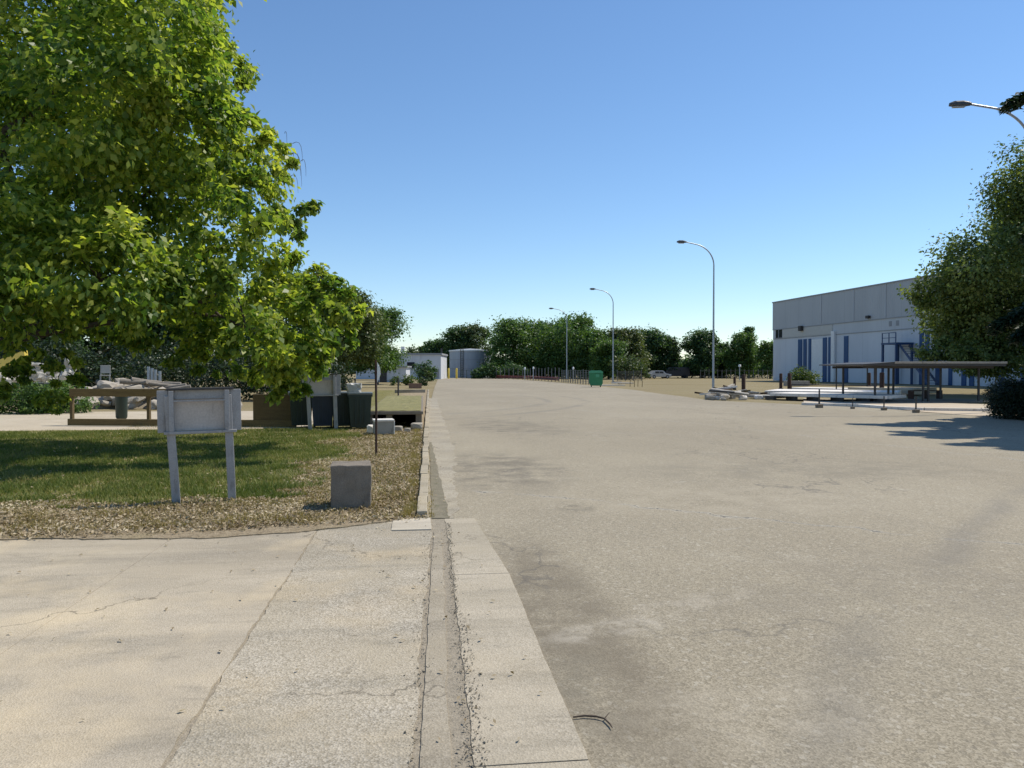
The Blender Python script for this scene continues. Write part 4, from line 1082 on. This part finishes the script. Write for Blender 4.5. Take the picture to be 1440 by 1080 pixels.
# ------------------------------------------------------------------ left middle distance
def rail_fence(name, label, pts, ph, prad, rails, mat, rmat, cat='fence', step=2.0, rr=.025):
    pts = [Vector((p[0], p[1], 0)) for p in pts]
    root = thing(name, label, cat, pts[0])
    for a, b in zip(pts[:-1], pts[1:]):
        n = max(1, round((b - a).length / step))
        for i in range(n + (1 if b is pts[-1] else 0)):
            p = a.lerp(b, i / n) - pts[0]
            h = ph * random.uniform(.94, 1.05)
            MB().tube([(p.x, p.y, -.1), (p.x, p.y, h)], prad, 7).build('post', mat, root)
        for z in rails:
            MB().tube([a - pts[0] + Vector((0, 0, z)), b - pts[0] + Vector((0, 0, z))], rr, 6).build('rail', rmat, root)
    return root
random.seed(5)
rail_fence('post_and_rail_fence', 'dark post and wire fence crossing behind the turf platform', [gp(470, 556), gp(560, 557)], 1.05, .05, (.5, .95), M['dark_steel'], M['dark_steel'], step=1.5, rr=.012)
p, q = gp(556, 553), gp(597, 552.5); mb = MB(); mb.bar((p.x, p.y, .12), (q.x, q.y, .12), .35, .24); tag(mb.build('low_wall', M['kerb']), 'low cream concrete wall beside the kerb behind the platform', 'wall')
p = gp(584, 546); root = thing('brick_planter', 'small brown brick planter near the kerb in the distance', 'planter', (p.x, p.y, 0))
mb = MB(); mb.box(-.55, .55, -.3, -.2, 0, .42); mb.box(-.55, .55, .2, .3, 0, .42); mb.box(-.55, -.45, -.2, .2, 0, .42); mb.box(.45, .55, -.2, .2, 0, .42); mb.build('wall', M['brick'], root)
mb = MB(); mb.box(-.44, .44, -.19, .19, .2, .36); mb.build('soil', M['joint'], root)

# white shed
p0 = xy(566, 132); root = thing('white_shed', 'long low pale flat-roofed shed left of the tank', 'building', (*p0, 0), -YAW)
k = 132 / F
MB().box(-8, 6.6, 0, 12, 0, 4.15).build('wall', M['render_wall'], root)
MB().box(-8.2, 6.8, -.2, 12.2, 4.15, 4.45).build('roof', M['roof_grey'], root)
MB().box(-.3, .3, .3, .9, 4.45, 5.6).build('chimney', M['white_paint'], root)
d = MB().box(3.0, 4.6, -.05, 0, 0, 2.3).build('door', M['roof_grey'], root); MB().box(4.3, 4.4, -.12, -.05, 1.0, 1.2).build('handle', M['dark_steel'], d)
for x in (-6, -3.5, .8): f = MB().box(x, x + 1.3, -.04, 0, 1.8, 2.9).build('window', M['glass'], root); MB().box(x - .1, x + 1.4, -.1, -.04, 1.68, 1.8).build('sill', M['white_paint'], f)
x, y = xy(545, 100); root = thing('small_outbuilding', 'small grey outbuilding half hidden under the dense tree', 'building', (x, y, 0), -YAW)
MB().box(-1.5, 2.4, 0, 4, 0, 1.9).build('wall', M['render_wall'], root); MB().box(-1.7, 2.6, -.2, 4.2, 1.9, 2.1).build('roof', M['roof_grey'], root); MB().box(-1.0, -.1, -.05, 0, 0, 1.6).build('door', M['dark_steel'], root)
# tank
x, y = xy(661, 156); root = thing('storage_tank', 'round grey steel storage tank at the end of the road', 'tank', (x, y, 0))
mb = MB(); mb.tube([(0, 0, 0), (0, 0, 5.3)], 4.15, 48, False); mb.build('shell', M['tank'], root)
mb = MB(); mb.tube([(0, 0, 5.3), (0, 0, 5.55)], 4.28, 48); mb.build('rim', M['white_paint'], root)
mb = MB(); mb.tube([(0, 0, 5.55), (0, 0, 5.75), (0, 0, 5.9)], [4.1, 2, .1], 32); mb.build('roof', M['tank'], root)
mb = MB()
for z in (1.8, 3.6): mb.tube([(0, 0, z), (0, 0, z + .08)], 4.2, 48, False)
mb.build('hoop', M['roof_grey'], root)
mb = MB(); mb.tube([(-2.1, -3.75, 0), (-2.1, -3.75, 5.9)], .05, 6); mb.tube([(-1.6, -3.98, 0), (-1.6, -3.98, 5.9)], .05, 6)
for i in range(16): mb.tube([(-2.1, -3.75, .3 + i * .35), (-1.6, -3.98, .3 + i * .35)], .03, 5)
mb.build('ladder', M['dark_steel'], root)
x, y = xy(621, 136); mb = MB(); mb.tube([(0, 0, 0), (0, 0, 5.4)], [.16, .13], 8); o = mb.build('utility_pole', M['dark_steel']); o.location = (x, y, 0); tag(o, 'dark pole between the white shed and the tank', 'pole')
yb0 = MB().tube([(0, 0, 0), (0, 0, 1.8), (0, 0, 1.9)], [.17, .17, .1], 10).build('yellow_bollard', M['yellow'])
for i, (px, lab) in enumerate(((622.5, 'yellow bollard beside the dark gate at the end of the road'), (631, 'middle one of the three yellow bollards'), (642, 'yellow bollard in front of the left of the tank'))):
    o = yb0 if i == 0 else yb0.copy()
    if i: C.objects.link(o)
    o.location = (*xy(px, 139), 0); tag(o, lab, 'bollard', 'yellow bollards at the end of the road')
root = thing('dark_gate', 'dark slatted gate beside the yellow bollards', 'gate', (*xy(604, 132), 0), -YAW)
for i in range(9): MB().box(i * .19, i * .19 + .1, 0, .05, .1, 1.75).build('bar', M['dark_steel'], root)
mb = MB(); mb.box(-.05, 1.75, .05, .1, .3, .4); mb.box(-.05, 1.75, .05, .1, 1.4, 1.5); mb.build('frame', M['dark_steel'], root)
random.seed(8)
rail_fence('wire_fence', 'greenish wire fence on pale posts in front of the tank', [(*xy(643, 143), 0), (*xy(696, 143), 0)], 1.7, .07, (.2, .8, 1.5), M['mesh_green'], M['mesh_green'], step=.85, rr=.03)
fa, fb2, fc = gp(698, 532.6), gp(742, 534.0), gp(786, 537.0)
rail_fence('post_fence', 'row of slim posts with low dark red rails under the tall trees', [fa, fb2, fc], 1.9, .05, (.25, .5), M['post_grey'], M['red_rail'], step=2.2, rr=.09)
rail_fence('mesh_fence', 'grey-green mesh fence running up to the green dumpster', [gp(790, 537.0), gp(828, 540.5)], 1.6, .05, [.1 + .2 * i for i in range(8)], M['post_grey'], M['mesh_green'], step=1.6, rr=.016)
rail_fence('mesh_fence', 'dark mesh fence right of the second street lamp', [(*xy(868, 112), 0), (*xy(902, 112), 0)], 1.5, .05, [.1 + .18 * i for i in range(8)], M['post_grey'], M['dark_steel'], step=1.2, rr=.03)
rail_fence('picket_fence', 'dark upright paling fence between the dark vans and the warehouse', [(*xy(985, 140), 0), (*xy(1086, 132), 0)], 1.7, .05, (.4, 1.4), M['post_grey'], M['dark_steel'], step=.8, rr=.03)
for i, (px, zc, h, lab) in enumerate(((738, 120, 2.0, 'white-topped marker post nearer the tank of the two by the red rails'), (750, 116, 2.05, 'white-topped marker post nearer the third lamp of the two by the red rails'), (806, 108, 2.0, 'white-topped marker post at the start of the mesh fence'), (1040, 118, 2.4, 'thick white-topped post in front of the broad green tree'))):
    root = thing('marker_post', lab, 'post', (*xy(px, zc), 0), 0, 'white-topped marker posts')
    MB().tube([(0, 0, 0), (0, 0, h - .35)], .07, 8).build('shaft', M['galv'], root)
    MB().tube([(0, 0, h - .35), (0, 0, h - .05), (0, 0, h)], [.13 if i < 3 else .2, .13 if i < 3 else .2, .06], 10).build('cap', M['white_paint'], root)

# green dumpster
p = gp(838, 544.2); root = thing('dumpster', 'tall bright green dumpster at the right road edge', 'dumpster', (p.x, p.y, 0), R(-12))
mb = MB(); mb.prism([(-.5, .14), (.5, .14), (.62, .35), (.64, 1.28), (-.64, 1.28), (-.62, .35)], -.55, .55, 'y')
for x in (-.4, 0, .4): mb.box(x - .04, x + .04, -.585, -.55, .3, 1.2)
mb.build('body', M['green_skip'], root)
mb = MB(); mb.prism([(-.6, 1.30), (.6, 1.30), (.66, 1.28), (.64, 1.42), (.45, 1.54), (-.45, 1.54), (-.64, 1.42), (-.66, 1.28)], -.6, .6, 'y'); mb.build('lid', M['green_skip_lid'], root)
MB().box(-.02, .3, -.60, -.586, .9, 1.2).build('label_plate', M['green_skip_lid'], root)
for sx in (-1, 1):
    for sy in (-1, 1): MB().tube([(sx * .42 - .04, sy * .42, .09), (sx * .42 + .04, sy * .42, .09)], .09, 12).build('wheel', M['rubber'], root)
    MB().tube([(sx * .64, 0, 1.05), (sx * .78, 0, 1.05)], .035, 8).build('lifting_pin', M['dark_steel'], root)
# planks by the dumpster and stakes
for i, (px, py, ln, rz, mat, lab) in enumerate(((862, 542.6, 2.6, .2, 'white_concrete', 'pale plank on the verge nearest the green dumpster'), (874, 540.6, 2.2, -.25, 'white_paint', 'whitest plank in the verge behind the green dumpster'), (880, 542.4, 2.0, .5, 'rubble', 'short sandy plank farthest from the green dumpster'), (868, 541.4, 1.8, .9, 'bark_pale', 'greyish plank lying across the others by the dumpster'))):
    p = gp(px, py); mb = MB(); mb.box(-ln / 2, ln / 2, -.12, .12, 0, .1, bev=.01); o = mb.build('plank', M[mat]); o.location = (p.x, p.y, .02 + .09 * i); o.rotation_euler.z = rz; tag(o, lab, 'plank', 'planks by the green dumpster')
sk = MB().tube([(0, 0, -.05), (.02, 0, .6)], .03, 6).build('wooden_stake', M['wood_yellow'])
for i, px in enumerate((886, 892, 897, 903)):
    o = sk if i == 0 else sk.copy()
    if i: C.objects.link(o)
    o.location = (*gp(px, 543.5 + .4 * (i % 2))[:2], 0); tag(o, 'short wooden stake standing in the dry grass verge', 'stake', 'wooden stakes in the dry grass')

# parked vehicles far right
def vehicle(name, label, prof, glass, wd, loc, rz, mat, wheels, cat):
    root = thing(name, label, cat, loc, rz)
    mb = MB(); mb.prism(prof, -wd / 2, wd / 2, 'y'); b = mb.build('body', mat, root, recalc=True)
    md = b.modifiers.new('bevel', 'BEVEL'); md.width = .06; md.segments = 2
    for (u0, u1, z0, z1) in glass:
        for s in (-1, 1): MB().box(u0, u1, min(s * (wd / 2 + .006), s * (wd / 2 - .02)), max(s * (wd / 2 + .006), s * (wd / 2 - .02)), z0, z1).build('window', M['glass'], root)
    for x in wheels:
        for s in (-1, 1):
            wl = thing; t = MB().tube([(x, s * wd / 2 - .1, .33), (x, s * wd / 2 + .02, .33)], .33, 16).build('wheel', M['rubber'], root)
            MB().tube([(x, s * wd / 2 - .08, .33), (x, s * wd / 2 + .032, .33)], .19, 12).build('rim', M['galv'], t)
    for s in (-1, 1): MB().box(prof[0][0] - .03, prof[0][0] + .02, s * wd * .36 - .15, s * wd * .36 + .15, .62, .8).build('headlight', M['lens'], root)
    return root
van = [(-2.6, .35), (-2.6, .95), (-2.2, 1.15), (-1.7, 1.95), (-1.3, 2.1), (2.5, 2.1), (2.6, 1.9), (2.6, .35)]
car = [(-2.15, .3), (-2.15, .75), (-1.1, .92), (-.5, 1.42), (1.0, 1.46), (1.7, 1.0), (2.15, .92), (2.15, .3)]
vehicle('parked_van', 'dark van parked in the middle of the dry field, below the domed tree', van, ((-1.7, -.7, 1.3, 1.8), (-.5, .8, 1.3, 1.8)), 1.9, (*xy(950, 150), 0), R(-6), M['car_dark'], (-1.7, 1.6), 'van')
vehicle('parked_van', 'dark van parked end-on beside the tall street lamp', van, ((-1.7, -.7, 1.3, 1.8),), 1.9, (*xy(976, 153), 0), R(170), M['car_dark'], (-1.7, 1.6), 'van')
vehicle('parked_car', 'silver car parked left of the dark vans by the trees', car, ((-.55, .25, .95, 1.32), (.32, 1.1, .95, 1.32)), 1.75, (*xy(926, 140), 0), R(190), M['car_silver'], (-1.35, 1.3), 'car')

# ------------------------------------------------------------------ debris heap, slabs and bollards
random.seed(13)
for i in range(34):
    px = random.gauss(1022, 20); px = max(986, min(1066, px)); py = random.uniform(557, 563) if i < 20 else random.uniform(554, 559)
    p = gp(px, py); ln = random.uniform(.5, 2.2); mk = random.choice(('rust', 'bark_pale', 'white_concrete', 'rubble', 'concrete', 'rust', 'dark_steel', 'wood_brown'))
    mb = MB(); wv = random.uniform(.08, .22); mb.box(-ln / 2, ln / 2, -wv / 2, wv / 2, -.04, .06)
    o = mb.build('broken_board', M[mk]); o.location = (p.x, p.y, .08 + .55 * random.random() ** 1.6 * max(.15, 1 - abs(px - 1024) / 40)); o.rotation_euler = (random.uniform(-.3, .3), random.uniform(-.22, .22), random.uniform(-1.2, 1.2))
    tag(o, 'broken board lying in the low debris heap by the tall street lamp', 'board', 'broken boards in the debris heap')
for i in range(14):
    p = gp(random.uniform(995, 1070), random.uniform(558, 563)); r = random.uniform(.12, .28); mb = MB(); mb.rock((0, 0, r * .4), (r * 1.4, r, r * .8), i + 60)
    o = mb.build('rubble_chunk', M[random.choice(('rubble', 'white_concrete', 'concrete'))]); o.location = (p.x, p.y, 0); tag(o, 'small broken lump scattered in the debris heap by the tall lamp', 'rubble', 'lumps in the debris heap')
def lay_slab(label, pxa, pya, pxb, pyb, dep, z0, th, mat):
    a, b = gp(pxa, pya), gp(pxb, pyb); ln = (b - a).length
    mb = MB(); mb.box(0, ln, 0, dep, z0, z0 + th, bev=.02); o = mb.build('concrete_slab', M[mat]); o.location = (a.x, a.y, 0); o.rotation_euler.z = math.atan2(b.y - a.y, b.x - a.x); return tag(o, label, 'concrete slab', 'long pale slabs lying by the shelter')
lay_slab('frontmost long white slab, on dark bearers, beside the debris heap', 1082, 562, 1246, 567, 2.6, .2, .16, 'white_concrete')
lay_slab('long white slab lying just behind the frontmost one', 1075, 556.5, 1262, 559.5, 4.5, .1, .22, 'white_concrete')
lay_slab('creamy slab at the right end, in front of the blue stair', 1192, 554, 1284, 556.5, 3.0, .1, .35, 'pale_patch')
lay_slab('greyish slab farthest back, before the concrete planter', 1108, 549, 1196, 551, 3.0, .0, .22, 'white_concrete')
lay_slab('short stained slab touching the debris heap', 1046, 560, 1092, 561.5, 1.2, .05, .14, 'concrete')
brr = MB().box(-.08, .08, 0, 1.0, 0, .19).build('timber_bearer', M['dark_steel'])
for i, px in enumerate((1090, 1120, 1150, 1185, 1222, 1240)):
    o = brr if i == 0 else brr.copy()
    if i: C.objects.link(o)
    p = gp(px, 562 + (px - 1082) * 5 / 164); o.location = (p.x, p.y + .02, .0); tag(o, 'dark bearer carrying the frontmost white slab', 'bearer', 'bearers under the white slab')
bo = thing('rusty_bollard', 'x', 'bollard', (0, 0, 0), 0, 'rusty bollards along the verge')
MB().tube([(0, 0, -.1), (0, 0, 1.25), (0, 0, 1.3)], [.13, .13, .09], 12).build('shaft', M['rust'], bo)
MB().tube([(0, 0, 0), (0, 0, .05)], .2, 12).build('collar', M['dark_steel'], bo)
for i, (px, py, s, lab) in enumerate(((1033, 548, .8, 'shorter rusty bollard left of the thick white-topped post'), (1045.5, 554, 1.0, 'rusty bollard rising out of the debris heap'), (1098, 547, 1.0, 'dark bollard at the far end of the white slabs'), (1110, 551, 1.05, 'dark bollard left of the planter, before the bush'), (1222, 547.5, 1.05, 'dark bollard behind the creamy slab, left of the shelter post'), (1240, 555, 1.1, 'dark bollard just right of the shelter corner post'))):
    o = bo if i == 0 else copy_tree(bo); p = gp(px, py); o.location = (p.x, p.y, 0); o.scale = (s, s, s); o['label'] = lab
MB_l = lamps[1]; x, y = xy(1003, 62); 
# shelter
zf = 37.5
A = gp(1232, 566.5); B = gp(1378, 565.5)
ang = math.atan2(B.y - A.y, B.x - A.x); LS = (B - A).length
sh_ = thing('bicycle_shelter', 'low flat-roofed shelter on thin dark posts before the broadleaf tree', 'shelter', (A.x, A.y, 0), ang)
zr = 1.80
mb = MB(); mb.prism([(-1.0, zr + .03), (.6, zr - .02), (LS + 1.0, zr - .02), (LS + 1.0, zr + .18), (.6, zr + .18), (-1.0, zr + .07)], -.5, 3.4, 'y'); mb.build('roof', M['dark_steel'], sh_, recalc=True)
mb = MB(); mb.box(.6, LS + 1.03, -.54, -.505, zr + .10, zr + .2, bev=.008); mb.build('fascia', M['concrete'], sh_)
for x in (0, LS * .46, LS * .51, LS):
    for yy in (.1, 2.8):
        MB().box(x - .04, x + .04, yy - .04, yy + .04, 0, zr - .02).build('post', M['dark_steel'], sh_)
for yy in (.1, 2.8): MB().box(-.6, LS + .8, yy - .035, yy + .035, zr - .13, zr - .022).build('beam', M['dark_steel'], sh_)
slab_ = MB().box(-.6, LS + 1.2, -.35, 3.2, -.02, .05, bev=.01).build('floor', M['concrete_dark'], sh_)
def rack(label, px, py, ln):
    p = gp(px, py); root = thing('bicycle_rack', label, 'rack', (p.x, p.y, .05), ang)
    for k in range(2): MB().box(0, ln, k * .4 - .02, k * .4 + .02, .42, .46).build('rail', M['rust'], root)
    for x in (.02, ln / 2, ln - .02): MB().box(x - .02, x + .02, -.02, .42, 0, .42).build('leg', M['rust'], root)
rack('brown metal bicycle rack under the shelter roof', 1284, 562.5, 1.7)
# thin goal-like frame left of the shelter
a = gp(1176, 551.5); b = gp(1232, 552.5)
root = thing('pipe_frame', 'thin dark pipe frame like a goal left of the shelter', 'frame', (a.x, a.y, 0), math.atan2(b.y - a.y, b.x - a.x)); L_ = (b - a).length; hz = EYE + (520 - 515.5) * 55 / F
for x in (0, L_ * .78, L_): MB().tube([(x, 0, 0), (x, 0, hz)], .045, 8).build('upright', M['dark_steel'], root)
MB().tube([(-.04, 0, hz), (L_ + .04, 0, hz)], .045, 8).build('crossbar', M['dark_steel'], root)
MB().tube([(-3.2, 0, .52), (L_, 0, .48)], .04, 8).build('low_rail', M['dark_steel'], root)
MB().tube([(-3.2, 0, 0), (-3.2, 0, .55)], .04, 8).build('upright', M['dark_steel'], root)
# low posts with blobs along the forecourt kerb
cp = thing('low_post', 'x', 'post', (0, 0, 0), 0, 'low posts along the forecourt kerb')
MB().tube([(0, 0, 0), (0, 0, .62)], [.03, .025], 8).build('shaft', M['dark_steel'], cp)
MB().rock((0, 0, .05), (.14, .14, .12), 2).build('foot', M['concrete_dark'], cp)
for i, (px, py, s, lab) in enumerate(((1152, 573.5, 1.25, 'low dark post with lumpy foot in front of the white slabs'), (1199, 575, .7, 'shortest low post, left of the shelter'), (1243, 577, .9, 'low dark post in front of the shelter corner'), (1288, 580.5, 1.0, 'low post in front of the bicycle rack'))):
    o = cp if i == 0 else copy_tree(cp); o.location = (*gp(px, py)[:2], 0); o.scale = (s, s, s); o['label'] = lab
# forecourt kerb
mb = MB(); q = [gp(1128, 569.5), gp(1205, 571.5), gp(1250, 575), gp(1300, 577.2), gp(1392, 578.5)]
for a, b in zip(q[:-1], q[1:]): mb.bar((a.x, a.y, .05), (b.x, b.y, .05), .22, .12)
tag(mb.build('kerb', M['white_concrete']), kind='structure')

# small dead twig on the road
p = gp(812, 1014); mb = MB()
pts = [gp(px, py) + Vector((0, 0, .012)) for px, py in ((806, 1012), (822, 1010), (838, 1011), (850, 1014), (858, 1022), (861, 1027))]
mb.tube([q - p for q in pts], [.004, .005, .005, .004, .004, .002], 6); mb.tube([pts[3] - p, pts[3] - p + Vector((.03, .03, .012))], [.003, .0015], 5)
o = mb.build('dead_twig', M['dead_twig']); o.location = p; tag(o, 'small dead twig lying on the asphalt next to the gutter', 'twig')
